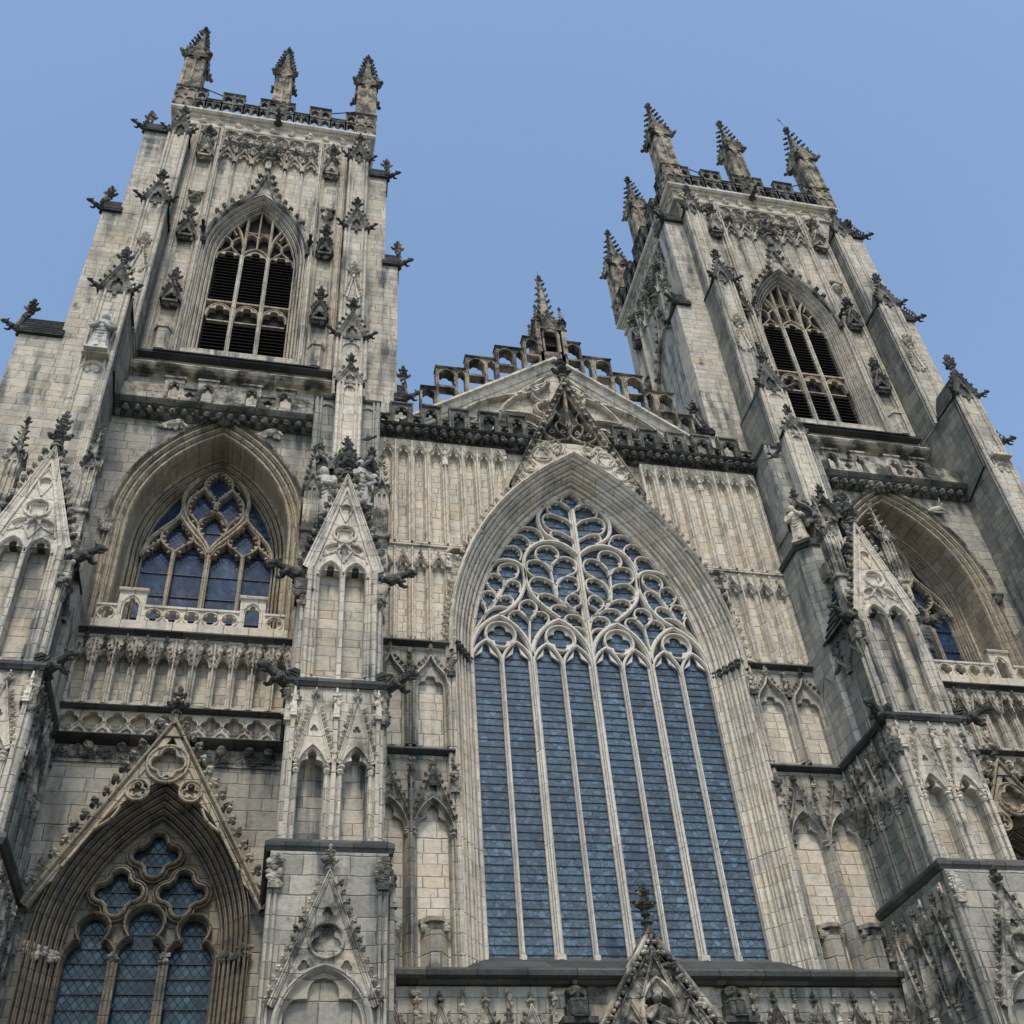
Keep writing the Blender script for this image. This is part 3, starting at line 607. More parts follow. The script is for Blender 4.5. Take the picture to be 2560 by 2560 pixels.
# blind panelling either side of the window
for s_ in (-1, 1):
    edges = [6.8, 6.24, 5.69, 5.15, 4.56, 3.96, 3.45, 2.95, 2.45]
    for i in range(8):
        pm = MB(); om = MB()
        xo, xi = edges[i], edges[i+1]; x0, x1 = sorted((s_*xo, s_*xi)); xc = (x0+x1)/2; hw = (x1-x0)/2-.085
        zb0, zb1 = [21.85 if abs(x) > 4.55 else max(21.85, zext(x, .66)) for x in (x0, x1)]
        if max(zb0, zb1) > 24.9: zb0, zb1 = min(zb0, 24.9), min(zb1, 24.9)
        hole = cusped(hw, 25.62, .42, 0, xc=xc, depth=hw*.36)[1:-1]
        def zl(x): return zb0+(zb1-zb0)*(x-x0)/(x1-x0)
        h = [(xc-hw, zl(xc-hw)+.06)]+hole+[(xc+hw, zl(xc+hw)+.06)]
        pm.plate([[(x0, zb0), (x1, zb1), (x1, 26.42), (x0, 26.42)], h[::-1]], -.04, .17)
        jm = [(xc-hw, zl(xc-hw)+.1)]+arch(hw, 25.62, .42, xc=xc, n=6)+[(xc+hw, zl(xc+hw)+.1)]
        pm.sweep(jm, [(.085, -.04), (.08, -.09), (.05, -.10), (.035, .02), (.0, -.02), (-.015, -.03), (-.03, .08), (-.045, .07), (-.06, .15)])
        pm.sweep([(x0, zb0), (x0, 26.3)], [(-.035, .01), (-.035, -.09), (-.02, -.14), (.02, -.14), (.035, -.09), (.035, .01)])
        gable(om, xc, 25.8, hw+.03, .42, -.10, t=.05, rw=.025, crk=.05, fh=.22, fill=False, back=.1)
        spx = x0 if s_ > 0 else x1; om.prism([(spx-.05, -.1), (spx+.05, -.1), (spx+.05, .0), (spx-.05, .0)], 25.9, 26.35, (.3, spx, -.05)); om.lump((spx, -.08, 26.1), .05)
        po = pm.build('blind_panel', 'cream', CH); om.build('gablet', 'cleancarve', po)
    for i in range(4):
        pm = MB(); om = MB()
        xo, xi = edges[i], edges[i+1]; x0, x1 = sorted((s_*xo, s_*xi)); xc = (x0+x1)/2; hw = (x1-x0)/2-.085
        bay(pm, x0, x1, 18.1, 21.72, 0, .17, hw, 20.72, .42, zb=18.25, mo=.03, cus=.36)
        pm.sweep([(xc-hw, 18.3), (xc-hw, 20.7)], [(.085, 0), (.08, -.06), (.05, -.07), (.035, .03), (.0, -.01), (-.02, -.02), (-.035, .08), (-.055, .15)]); pm.sweep([(xc+hw, 20.7), (xc+hw, 18.3)], [(.085, 0), (.08, -.06), (.05, -.07), (.035, .03), (.0, -.01), (-.02, -.02), (-.035, .08), (-.055, .15)])
        pm.sweep([(x0, 18.1), (x0, 21.6)], [(-.035, .01), (-.035, -.09), (-.02, -.14), (.02, -.14), (.035, -.09), (.035, .01)])
        gable(om, xc, 20.92, hw+.03, .42, -.10, t=.05, rw=.025, crk=.05, fh=.26, fill=False, back=.1)
        for x in (x0,): om.prism([(x-.05, -.1), (x+.05, -.1), (x+.05, .0), (x-.05, .0)], 21.1, 21.65, (.3, x, -.05)); om.lump((x, -.08, 21.3), .05)
        po = pm.build('blind_panel', 'cream', CH); om.build('gablet', 'cleancarve', po)
    for zz in (21.5, 25.9):
        om = MB(); om.prism([(s_*4.56-.09, -.16), (s_*4.56+.09, -.16), (s_*4.56+.09, .0), (s_*4.56-.09, .0)], zz-.6, zz+.3, (.2, s_*4.56, -.05)); carve(om, s_*4.56-.1, s_*4.56+.1, zz-.3, zz+.2, -.14, 10, .06)
        om.build('carved_pinnacle', 'cleancarve', CH)
    # tall niches beside the window, ogee heads above and gabled heads below
    for xc in (5.18, 6.34):
        xc *= s_
        nb = MB(); nb.plate([rect(xc-.58, xc+.58, 14.6, 17.98), cusped(.36, 16.55, .42, 14.75, xc=xc)[::-1]], 0, .5); nb.box(xc-.5, xc+.5, .48, .52, 14.6, 17.4)
        nb.sweep(ogee(.44, 16.5, 1.05, 14.7, xc=xc), [(.1, 0), (.08, -.13), (.03, -.16), (.0, -.1), (-.02, -.02), (-.05, .0), (-.08, .1)])
        nb.box(xc-.35, xc+.35, .2, .5, 14.6, 14.78)
        no = nb.build('niche', 'low', CH)
        ob = MB(); P_ = ogee(.5, 16.6, 1.1, xc=xc); crockets(ob, P_[3:len(P_)//2], .16, .13, -.1); crockets(ob, P_[len(P_)//2+1:-3], .16, .13, -.1); finial(ob, xc, -.12, 17.6, .4)
        for u in (-.58, .58): ob.prism([(xc+u-.07, -.13), (xc+u+.07, -.13), (xc+u+.07, .02), (xc+u-.07, .02)], 16.9, 17.9, (.25, xc+u, -.05)); carve(ob, xc+u-.08, xc+u+.08, 17.0, 17.8, -.1, 9, .055)
        ob.build('carving', 'carved', no)
        nb = MB(); nb.plate([rect(xc-.58, xc+.58, 8.75, 14.5), cusped(.43, 12.2, .85, 8.8, xc=xc, depth=.15)[::-1]], 0, .55); nb.box(xc-.5, xc+.5, .53, .57, 8.75, 13.6)
        nb.sweep(arch(.46, 12.2, .9, 8.8, xc=xc), [(.1, 0), (.09, -.12), (.05, -.16), (.02, -.1), (.0, -.04), (-.03, -.0), (-.06, .12)])
        for u in (-.5, .5): nb.prism([(xc+u+.06*math.cos(a), -.06+.06*math.sin(a)) for a in [i*math.pi/3 for i in range(6)]], 8.8, 12.1)
        nb.sweep([(xc-.58, 8.8), (xc-.58, 13.7)], [(-.06, 0), (-.06, -.14), (-.02, -.2), (.02, -.2), (.06, -.14), (.06, 0)])
        no = nb.build('niche', 'low', CH)
        ob = MB(); gable(ob, xc, 12.55, .52, 1.4, -.16, t=.08, rw=.05, crk=.12, fh=.4, back=.18, hole=[foil(xc, 13.42, .07, .065, 4, math.pi/4, 24)], cut=arch(.5, 12.2, .98, xc=xc))
        for u in (-.5, .5): ob.lump((xc+u, -.08, 12.15), (.1, .12, .1)); ob.lump((xc+u, -.08, 12.28), (.11, .12, .07))
        for u in (-.58, .58): ob.prism([(xc+u-.07, -.2), (xc+u+.07, -.2), (xc+u+.07, .02), (xc+u-.07, .02)], 13.5, 14.35, (.25, xc+u, -.06)); carve(ob, xc+u-.08, xc+u+.08, 13.6, 14.3, -.16, 9, .055)
        ob.build('gablet', 'carved', no)
        pb = MB(); pl = [(xc-.33, .5), (xc-.33, .12), (xc-.12, -.14), (xc+.12, -.14), (xc+.33, .12), (xc+.33, .5)]
        pb.prism(pl, 8.75, 9.75); pb.prism([(a+(a-xc)*.14, b-.05) for a, b in pl], 9.95, 10.06); carve(pb, xc-.32, xc+.32, 9.76, 9.95, -.0, 26, .09)
        pb.build('pedestal', 'low', no)
    pr = MB()                                         # clustered shaft between niches and window jamb
    for u in (-.05, .09): pr.prism([(s_*4.58+s_*u+.07*math.cos(a), -.06+.07*math.sin(a)) for a in [i*math.pi/4 for i in range(8)]], 8.75, 18.0)
    pr.box(*sorted((s_*4.48, s_*4.62)), -.02, .2, 8.75, 21.5)
    po = pr.build('shaft', 'rib', CH)
    pr = MB()
    for zz in (13.9, 17.5): pr.prism([(s_*4.6-.12, -.22), (s_*4.6+.12, -.22), (s_*4.6+.12, 0), (s_*4.6-.12, 0)], zz-.6, zz+.3, (.2, s_*4.6, -.1)); carve(pr, s_*4.6-.12, s_*4.6+.12, zz-.5, zz+.2, -.2, 16, .065)
    pr.build('carving', 'carved', po)

# gable over the great window, open above and carved below
wg = MB(); AZ = 30.2; WY = -.22
foot = 2.3; path = [(-foot, 24.7), (0, AZ), (foot, 24.7)]
wg.sweep(path, [(-.08, .2), (-.08, WY+.12), (-.04, WY+.08), (-.02, WY+.02), (.05, WY), (.07, WY-.06), (.10, WY-.06), (.10, .2)])
wg.sweep(path, [(-.2, .2), (-.2, WY+.16), (-.16, WY+.12), (-.11, WY+.13)])
def tr(mbx, pts, w, y0=WY+.05, y1=.16, both=True):
    q = cat(pts, 4); mbx.sweep(q, bar(w, y0, y1))
    if both: mbx.sweep(mir(q)[::-1], bar(w, y0, y1))
WG = wg.build('window_gable', 'pin', CH)
wt = MB(); wt.sweep([(0, 27.25), (0, 29.7)], bar(.045, WY+.02, .16))
tr(wt, [(0, 27.35), (-.25, 27.15), (-.62, 27.1), (-.95, 27.38), (-.86, 27.8), (-.62, 28.2), (-.42, 28.55)], .045)
tr(wt, [(0, 27.35), (-.10, 27.75), (-.36, 28.0), (-.5, 27.85), (-.42, 27.5), (-.2, 27.25)], .035)
tr(wt, [(-.36, 28.0), (-.3, 28.3), (-.45, 28.6)], .03); tr(wt, [(-.15, 27.8), (-.05, 28.1), (0, 28.5)], .03)
tr(wt, [(-.6, 27.12), (-.75, 26.95), (-1.3, 26.95)], .04); tr(wt, [(-.55, 27.1), (-.42, 26.8), (-.45, 26.5), (-.62, 26.3)], .04); tr(wt, [(0, 27.3), (-.2, 27.12), (-.55, 27.05)], .05)
for sx in (-1, 1):
    for a, b in ((.68, 27.5), (.27, 27.55)):
        wt.plate([foil(sx*a, b, .055, .06, 3, math.pi/2, 18), circ(sx*a, b, .05, 8)[::-1]], WY+.08, .12)
wt.build('tracery', 'pin', WG)
ws = MB(); ws.plate([[(-2.5, 24.2)]+[(x, z) for x, z in great(.7) if z > 24.3]+[(2.5, 24.2), (1.28, 26.98), (-1.28, 26.98)]], WY+.12, .15)
for sx in (-1, 1):
    for (a, b, r) in ((1.15, 26.3, .34), (1.62, 25.65, .26), (.55, 26.62, .2), (1.9, 25.05, .17), (.95, 26.75, .15)):
        ws.sweep(circ(sx*a, b, r, 20), bar(.04, WY+.05, WY+.14), closed=True); ws.sweep(foil(sx*a, b, r*.38, r*.42, 3, .5*sx, 24)[::-1], bar(.028, WY+.06, WY+.14), closed=True)
ws.build('carved_spandrel', 'cleancarve', WG)
for sx in (-1, 1):
    wc = MB()
    pth = [(0, AZ+.16), (sx*foot, 24.75)]; crockets(wc, pth, 0.34, .14, WY, .9, .3, flip=-sx)
    pe = [(x, z) for x, z in great(.86, 19.6) if sx*x > 0 and z < 24.8]; crockets(wc, pe, .33, .19, -.12, .3, 0, flip=1)
    wc.build('crocket_row', 'cleancarve', WG)
wf = MB(); wf.prism([(-.1, -.22), (.1, -.22), (.1, -.02), (-.1, -.02)], AZ, AZ+.55); finial(wf, 0, -.12, AZ+.1, 1.3); carve(wf, -.14, .14, AZ+.2, AZ+.9, -.15, 20, .06); wf.build('finial', 'sooty', WG)

# parapet in front of the roof gable
for s_ in (-1, 1):
    pp = MB(); y0, y1 = -.18, .02
    ms = [(5.68, 6.43), (4.67, 5.36), (3.70, 4.36), (2.60, 3.31), (1.62, 2.26)]
    xs = [6.9]+[v for m_ in ms for v in (m_[1], m_[0])]+[1.3]
    for i in range(len(xs)-1):
        x0, x1 = sorted((s_*xs[i], s_*xs[i+1])); xc = (x0+x1)/2; w = x1-x0
        if i % 2 == 1:
            pp.plate([rect(x0, x1, 27.0, 28.02), cusped(w*.29, 27.5, .32, 27.06, xc=xc, depth=w*.11)[::-1]], y0, y1, True)
            pp.sweep([(x0-.03, 28.02), (x1+.03, 28.02)], [(.06, y1+.03), (.07, y0-.0), (.04, y0-.07), (-.02, y0-.06), (-.04, y0)])
            pp.sweep(arch(w*.33, 27.5, .36, 27.05, xc=xc), [(.05, y0), (.04, y0-.04), (0, y0-.03), (-.02, y0+.05)])
            for sx in (x0, x1): pp.box(sx-.025, sx+.025, y0-.05, y1, 27.0, 28.02)
        else:
            pp.plate([rect(x0, x1, 27.0, 27.44), foil(xc, 27.21, .095, .075, 4, 0, 36)[::-1]], y0, y1, True)
            pp.sweep([(x0, 27.42), (x1, 27.42)], [(.05, y1), (.05, y0-.05), (-.02, y0-.05), (-.03, y0)])
    PO = pp.build('parapet', 'grime', CH)
    st = MB(); st.sweep([(s_*1.3, 26.93), (s_*6.95, 26.93)] if s_ > 0 else [(-6.95, 26.93), (-1.3, 26.93)], [(.08, .1), (.06, -.3), (.0, -.36), (-.06, -.3), (-.09, -.2), (-.2, -.12), (-.5, -.05), (-.5, .1)])
    x0, x1 = sorted((s_*1.75, s_*6.9)); n_ = 17
    for i in range(n_):
        x = x0+(i+.5)*(x1-x0)/n_; st.lump((x, -.24, 26.66+random.uniform(-.03, .03)), (.13, .16, .15)); st.lump((x+random.uniform(-.06, .06), -.3, 26.56), .08)
        for _ in range(3): st.lump((x+random.uniform(-.15, .15), -.16, 26.6+random.uniform(-.14, .12)), (.07, .1, .07))
    st.build('corbel_frieze', 'sooty', CH)

# roof gable with stepped openwork
RZ = lambda x: 32.32-.735*abs(x)
rg = MB(); rg.plate([[(-5.9, 26.6), (5.9, 26.6), (5.9, 27.98), (0, 32.2), (-5.9, 27.98)]], .8, 1.2)
RGO = rg.build('roof_gable', 'cream', CH)
shade_ = MB(); shade_.plate([[(-6.9, 26.6), (6.9, 26.6), (6.9, 27.2), (4.6, 28.75), (-4.6, 28.75), (-6.9, 27.2)]], .74, .79); shade_.plate([[(-1.2, 27.0), (1.2, 27.0), (.08, 29.85), (-.08, 29.85)]], .13, .19); shade_.box(-6.9, 6.9, .1, .8, 26.75, 26.9); shade_.build('shade_backing', 'roof', RGO)  # dark boards added behind the openings in place of shade; walkway floor below
rt = MB()
rt.sweep([(-6, RZ(6)), (0, RZ(0)), (6, RZ(6))], [(-.5, .8), (-.46, .72), (-.4, .68), (-.34, .70), (-.3, .62), (-.1, .56), (-.04, .42), (.05, .42), (.07, .5), (.07, 1.2)])
rt.build('coping', 'jamb', RGO)
rt = MB()
for pts in ([(-4.2, 28.2), (-3.4, 29.2), (-2.2, 29.9), (-1.0, 30.3), (-.3, 31.0)], [(-2.6, 28.0), (-2.2, 29.3), (-1.3, 30.4), (-.5, 31.2)], [(-3.6, 28.1), (-2.6, 28.9), (-1.4, 29.1), (-.5, 28.7)], [(-.4, 30.9), (-.9, 30.6), (-1.0, 30.1), (-.6, 29.8), (-.2, 30.0)], [(-.4, 29.9), (-.9, 29.6), (-.8, 29.2), (-.3, 29.1)], [(-2.1, 28.1), (-1.6, 28.6), (-1.0, 28.4), (-.8, 27.9)], [(-1.5, 30.1), (-1.1, 30.5), (-.6, 30.55)]):
    tr(rt, pts, .085, .52, .82)
rt.build('tracery', 'rib', RGO)
sm = MB()
steps = [(4.69, 3.91, 31.0), (3.53, 2.73, 31.82), (2.33, 1.56, 32.62), (1.18, .5, 33.42)]
for s_ in (-1, 1):
    for i, (xo, xi, zt) in enumerate(steps):
        x0, x1 = sorted((s_*xo, s_*xi)); xc = (x0+x1)/2; w = x1-x0; za, zb = RZ(x0)-.05, RZ(x1)-.05; zm = zt-1.12
        hl = cusped(w*.38, zt-.46, .3, zm+.16, xc=xc, depth=w*.09)
        loops = [[(x0, za), (x1, zb), (x1, zt), (x0, zt)], hl[::-1]]
        lo = [(xc-w*.38, max(RZ(xc-w*.38)+.05, zm-.7)), (xc+w*.38, max(RZ(xc+w*.38)+.05, zm-.7)), (xc+w*.38, zm+.06), (xc-w*.38, zm+.06)]
        if zm+.1 > max(lo[0][1], lo[1][1])+.1: loops.append(lo[::-1])
        sm.plate(loops, .48, .86, True)
        sm.sweep([(x0-.03, zt), (x1+.03, zt)], [(.05, .89), (.05, .42), (.0, .38), (-.04, .45)])
        sm.sweep(arch(w*.36, zt-.5, .34, zm+.2, xc=xc), [(.06, .45), (.05, .41), (.01, .41), (0, .46)])
        xn = steps[i+1][1] if 0 else (steps[i-1][1] if i else 5.3)
        x0, x1 = sorted((s_*xo, s_*(steps[i-1][1] if i else 5.28))); xc = (x0+x1)/2; w = x1-x0; zt2 = zt-.75 if i else 29.85; za, zb = RZ(x0)-.05, RZ(x1)-.05
        zq = max(za, zb)+.12
        sm.plate([[(x0, za), (x1, zb), (x1, zt2), (x0, zt2)], cusped(w*.38, zt2-.33, .23, min(zq, zt2-.42), xc=xc, depth=w*.08)[::-1]], .52, .86, True)
        sm.sweep([(x0, zt2), (x1, zt2)], [(.04, .89), (.04, .45), (.0, .42), (-.03, .5)])
sm.build('stepped_parapet', 'pin', RGO)
bc = MB(); bx, by, w = 0., 1.0, .5
for k in range(4):
    bc.push((bx, by, 0), k*math.pi/2)
    bc.plate([rect(-w, w, 32.1, 34.25), cusped(.27, 33.75, .4, 32.75, depth=.09)[::-1]], -w, -w+.14, True)
    gable(bc, 0, 34.0, .56, 1.05, -w-.06, t=.08, rw=.07, crk=.13, back=.3, fh=.4)
    bc.sweep(arch(.3, 33.75, .45, 32.75), [(.07, -w), (.06, -w-.05), (.0, -w-.04), (-.02, -w+.04)])
    bc.pop()
for sx in (-1, 1):
    for sy_ in (-1, 1): spirelet(bc, bx+sx*.52, by+sy_*.52, 32.6, .085, 1.9, .2, .9, .08, .3, ribs=False, nck=4)
bc.prism([(bx+.42*math.cos(a), by+.42*math.sin(a)) for a in [math.pi/8+i*math.pi/4 for i in range(8)]], 34.3, 38.0, (.13, bx, by))
for i in range(8):
    f = (i+.9)/8.6; rr_ = .42*(1-.87*f); zz = 34.3+3.7*f
    for k in range(4):
        a = math.pi/4+k*math.pi/2; bc.lump((bx+(rr_+.06)*math.cos(a), by+(rr_+.06)*math.sin(a), zz), (.075, .075, .06)); bc.lump((bx+(rr_+.13)*math.cos(a), by+(rr_+.13)*math.sin(a), zz+.04), .05)
finial(bc, bx, by, 37.85, .6); bc.tube([(bx, by, 38.3), (bx-.03, by, 38.75)], .012, 5)
bc.build('bellcote', 'pin', RGO)
vb = MB(); vb.box(-.3, .3, .75, 1.25, 33.4, 34.2); vb.build('bell_chamber', 'void', RGO)

# lowest band in view: gabled arcade, door gable
for s_ in (-1, 1):
    for i in range(4):
        xc = s_*(3.02+1.06*i); ar = MB(); al = MB()
        if abs(xc) > 6.6: continue
        bay(al, xc-.53, xc+.53, 5.2, 8.42, -.2, .12, .38, 6.45, .55, zb=5.3)
        gable(ar, xc, 6.85, .42, 1.05, -.34, t=.08, rw=.05, crk=.12, fh=.38, back=.14, hole=[foil(xc, 7.42, .06, .055, 3, math.pi/2, 18)], cut=arch(.42, 6.45, .7, xc=xc))
        px = xc-s_*.53; ar.prism([(px-.08, -.36), (px+.08, -.36), (px+.08, -.2), (px-.08, -.2)], 7.2, 8.38, (.2, px, -.26)); carve(ar, px-.09, px+.09, 7.4, 8.3, -.32, 14, .06)
        ao = al.build('wall_arcade', 'low', CH); ar.build('gablet', 'carved', ao)
dg = MB(); DY = -.55; DZ = 9.58
dpath = [(-2.35, 6.1), (0, DZ), (2.35, 6.1)]; sl_ = (DZ-6.1)/2.35
dg.plate([[(-2.3, 6.1), (2.3, 6.1), (0, DZ)], cusped(.36, 7.75, .62, 6.3, depth=.1)[::-1], cusped(.2, 7.2, .3, 6.3, xc=-.72, depth=.06)[::-1], cusped(.2, 7.2, .3, 6.3, xc=.72, depth=.06)[::-1]], DY+.05, DY+.4)
dg.box(-1.6, 1.6, DY+.38, DY+.44, 6.1, 8.6); dg.box(-2.2, 2.2, DY+.3, -.08, 5.6, 7.4)
dg.sweep(dpath, [(-.2, DY+.05), (-.18, DY-.02), (-.15, DY-.03), (-.13, DY+.05), (-.06, DY+.05), (-.04, DY-.05), (0, DY-.1), (.05, DY-.12), (.08, DY-.1), (.09, .0)])
dg.sweep(arch(.38, 7.75, .68, 6.3), [(.12, DY+.05), (.1, DY-.06), (.04, DY-.08), (0, DY-.02), (-.03, DY+.08)])
for sx in (-1, 1): dg.sweep(arch(.22, 7.2, .34, 6.3, xc=sx*.72), [(.08, DY+.05), (.06, DY-.03), (0, DY-.03), (-.02, DY+.06)])
DGO = dg.build('door_gable', 'carved', CH, label='small crocketed gable with a niche in front of the great window')
dc = MB()
for sx in (-1, 1):
    crockets(dc, [(0, DZ+.1), (sx*2.35, 6.2)], .36, .22, DY-.02, .7, .3, flip=-sx)
    q = 0
    while q < 3.6: t = q/4.2; dc.lump((sx*(2.35*t), DY-.1, DZ-.12-3.48*t), .05); q += .16
    gable(dc, sx*.72, 7.45, .26, .5, DY-.06, t=.05, rw=.03, crk=.07, fh=.25, fill=False, back=.12)
    carve(dc, sx*.42-.05, sx*.42+.05, 7.4, 7.9, DY-.02, 8, .05)
gable(dc, 0, 8.05, .42, 1.0, DY-.08, t=.05, rw=.035, crk=.1, fh=.3, fill=False, back=.12)
dc.build('crocket_row', 'carved', DGO)
df = MB(); df.prism([(.1*math.cos(a), DY+.05+.1*math.sin(a)) for a in [i*math.pi/4 for i in range(8)]], DZ, DZ+.3); df.prism([(.16*math.cos(a), DY+.05+.16*math.sin(a)) for a in [i*math.pi/4 for i in range(8)]], DZ+.24, DZ+.3)
finial(df, 0, DY+.05, DZ+.28, 1.0); df.build('finial', 'sooty', DGO)
for s_ in (-1, 1):
    bk = MB(); bk.prism([(s_*1.95-.42, -.62), (s_*1.95+.42, -.62), (s_*1.95+.42, -.08), (s_*1.95-.42, -.08)], 7.5, 7.64); bk.prism([(s_*1.95-.16, -.3), (s_*1.95+.16, -.3), (s_*1.95+.16, -.08), (s_*1.95-.16, -.08)], 7.0, 7.5, (2.2, s_*1.95, -.1)); carve(bk, s_*1.95-.4, s_*1.95+.4, 7.38, 7.52, -.4, 18, .07)
    bk.build('bracket', 'sooty', CH)
statue('statue', (-1.95, -.36, 7.66), .86, 'black weathered seated statue on a bracket, left of the small door gable', 'sooty', 0, True)
statue('statue', (1.95, -.36, 7.66), .86, 'black weathered seated statue on a bracket, right of the small door gable', 'sooty', 0, True)
statue('statue', (0, DY+.14, 6.55), 1.65, 'robed bishop statue with a pointed mitre in the niche of the small door gable', 'carved', 0, False, True, arm=-1)

# ================================================================ bell tower (built once at the left, copied and mirrored at the right)
TX, TC = 11.85, 5.15
TW = root('bell_tower', (-TX, 0, GZ), 'tall stone bell tower with iron stays on its battlements, left of the church front', 'bell tower', 'twin bell towers')
FP = -4.25                                           # face plane in the frame of one tower face
# ---- walls
aw = dict(hw=1.94, zs=21.75, rise=3.62)              # aisle window
def aarch(off, z0=None): return arch(aw['hw'], aw['zs'], aw['rise'], z0, 16, off=off)
lwz = dict(hw=1.72, zs=9.3, rise=3.3)                # lower window
def larch(off, z0=None): return arch(lwz['hw'], lwz['zs'], lwz['rise'], z0, 14, off=off)
bf = dict(hw=1.55, zs=37.0, rise=3.75)               # belfry window
def barch(off, z0=None): return arch(bf['hw'], bf['zs'], bf['rise'], z0, 16, off=off)
mb = MB()
mb.plate([rect(-3.4, 3.4, 19.0, 26.9), aarch(.9, 19.0)[::-1]], 0, .5) if 0 else None
mb.plate([[(-3.4, 17.7)]+[(-2.84, 17.7)]+aarch(.9)+[(2.84, 17.7), (3.4, 17.7), (3.4, 26.9), (-3.4, 26.9)]], 0, .5)
mb.plate([[(-3.4, GZ), (-2.3, GZ)]+larch(.58)+[(2.3, GZ), (3.4, GZ), (3.4, 17.7), (-3.4, 17.7)]], 0, .5)
mb.box(-4.3, -3.4, 0, .5, GZ, 26.9); mb.box(3.4, 4.9, 0, .5, GZ, 26.9)
mb.box(-4.25, 4.25, 2.6, 9.4, GZ, 26.9)
mb.build('lower_wall', 'low', TW)
mb = MB(); mb.box(-4.2, 4.2, 1.9, 9.35, 26.8, 47.1)
for rz in (0, math.pi/2):
    mb.push((0, TC, 0), rz)
    mb.plate([[(-4.25, 26.8), (4.25, 26.8), (4.25, 47.1), (-4.25, 47.1)], barch(.46, 31.0)[::-1]], FP, FP+1.0); mb.pop()
mb.box(-4.24, -4.0, 1.0, 9.4, 26.8, 47.1)
mb.build('upper_wall', 'tower', TW)

# ---- belfry faces
def belfry(rz):
    def at(m_): m_.push((0, TC, 0), rz); return m_
    Y = FP
    w = at(MB()); w.sweep(barch(0, 31.0), mould(.5, Y-.06, 0, Y+.5, 4)); w.sweep(barch(.02, 31.0), [(.04, Y+.44), (0, Y+.8)])
    w.box(-1.7, 1.7, Y+.75, Y+.85, 30.9, 41.5)
    o = w.build('belfry_window', 'tower', TW)
    v = at(MB()); v.box(-1.9, 1.9, Y+.70, Y+.74, 31.0, 41.2); v.build('dark_opening', 'void', o)
    for u in (-.52, .52):
        m_ = at(MB()); m_.sweep([(u, 31.0), (u, 37.5)], bar(.08, Y+.36, Y+.72)); m_.prism([(u+.12*math.cos(a), Y+.42+.12*math.sin(a)) for a in [i*math.pi/4 for i in range(8)]], 31.0, 31.25); m_.build('mullion', 'rib', o)
    t = at(MB()); B = bar(.055, Y+.4, Y+.72); b2 = bar(.035, Y+.43, Y+.72)
    def two(p, pr): q = cat(p, 5); t.sweep(q, pr); t.sweep(mir(q)[::-1], pr)
    two([(-.52, 37.4), (-.55, 38.3), (-.72, 39.1), (-1.02, 39.75)], B)
    two([(-.52, 37.4), (-.50, 38.3), (-.5, 39.2), (-.5, 40.3)], B); t.sweep([(0, 38.0), (0, 40.75)], b2)
    t.sweep([(-.52, 39.2), (.52, 39.2)], b2); t.sweep(arch(.52, 37.4, .66), B)
    for u in (-.26, .26): t.sweep(arch(.25, 38.75, .36, xc=u), b2)
    two([(-1.55, 37.4), (-1.3, 37.75), (-1.08, 38.0), (-.98, 38.3), (-1.15, 38.65), (-1.4, 38.75)], b2)
    two([(-.55, 37.45), (-.75, 37.75), (-.98, 38.05), (-1.0, 38.4), (-.82, 38.7), (-.72, 38.75)], b2)
    two([(-1.12, 39.5), (-1.0, 39.2), (-.85, 38.9)], b2)
    for u in (-1.03, 0, 1.03):
        P_ = cusped(.46, 37.3, .55 if u == 0 else .42, 37.2, xc=u, depth=.17)
        t.plate([arch(.5, 37.25, .68 if u == 0 else .5, 37.2, xc=u)+P_[::-1]], Y+.46, Y+.7)
    t.build('tracery', 'brown', o)
    tr_ = at(MB()); tr_.box(-1.55, 1.55, Y+.42, Y+.7, 34.38, 34.46)
    for u in (-1.03, 0, 1.03):
        tr_.plate([rect(u-.5, u+.5, 33.45, 34.4), cusped(.40, 33.85, .42, 33.44, xc=u, depth=.16)[::-1]], Y+.44, Y+.7) if 0 else None
        A_ = arch(.46, 33.75, .55, 33.5, xc=u); tr_.sweep(A_, b2); C_ = cusped(.42, 33.7, .5, 33.5, xc=u, depth=.17)
        tr_.plate([A_+C_[::-1]], Y+.46, Y+.7)
        tr_.box(u-.42, u+.42, Y+.56, Y+.66, 33.36, 33.42)
    tr_.build('transom', 'brown', o)
    for k, (u0, u1) in enumerate(((-1.5, -.6), (-.44, .44), (.6, 1.5))):
        for z0, z1 in ((31.2, 33.2), (34.5, 38.0)):
            l = at(MB()); z = z0
            while z < z1:
                l.add([(u0, Y+.5, z), (u1, Y+.5, z), (u1, Y+.70, z+.16), (u0, Y+.70, z+.16), (u0, Y+.5, z+.03), (u1, Y+.5, z+.03), (u1, Y+.70, z+.19), (u0, Y+.70, z+.19)], [(0, 1, 2, 3), (4, 5, 6, 7), (0, 1, 5, 4)]); z += .19
            l.build('louvre', 'louvre', o)
    s = at(MB())
    for i in range(6):                                # stepped weathering below the window
        a = i/6; s.add([(-2.9+a*.9, Y-.38+a*.75, 30.3+a*.72), (2.9-a*.9, Y-.38+a*.75, 30.3+a*.72), (2.9-a*.9-.15, Y-.38+a*.75+.17, 30.3+a*.72+.14), (-2.9+a*.9+.15, Y-.38+a*.75+.17, 30.3+a*.72+.14), (-2.9+a*.9, Y-.38+a*.75, 30.3+a*.72-.06), (2.9-a*.9, Y-.38+a*.75, 30.3+a*.72-.06)], [(0, 1, 2, 3), (0, 4, 5, 1)])
    s.box(-3.4, 3.4, Y-.32, Y+.1, 30.16, 30.28); s.build('sill', 'lead', o)
    # ogee hood with crockets and a tall finial
    h = at(MB()); L_ = [(x, z) for x, z in barch(.55) if x <= -.72 and z > 37.4]; x1, z1 = L_[-1]
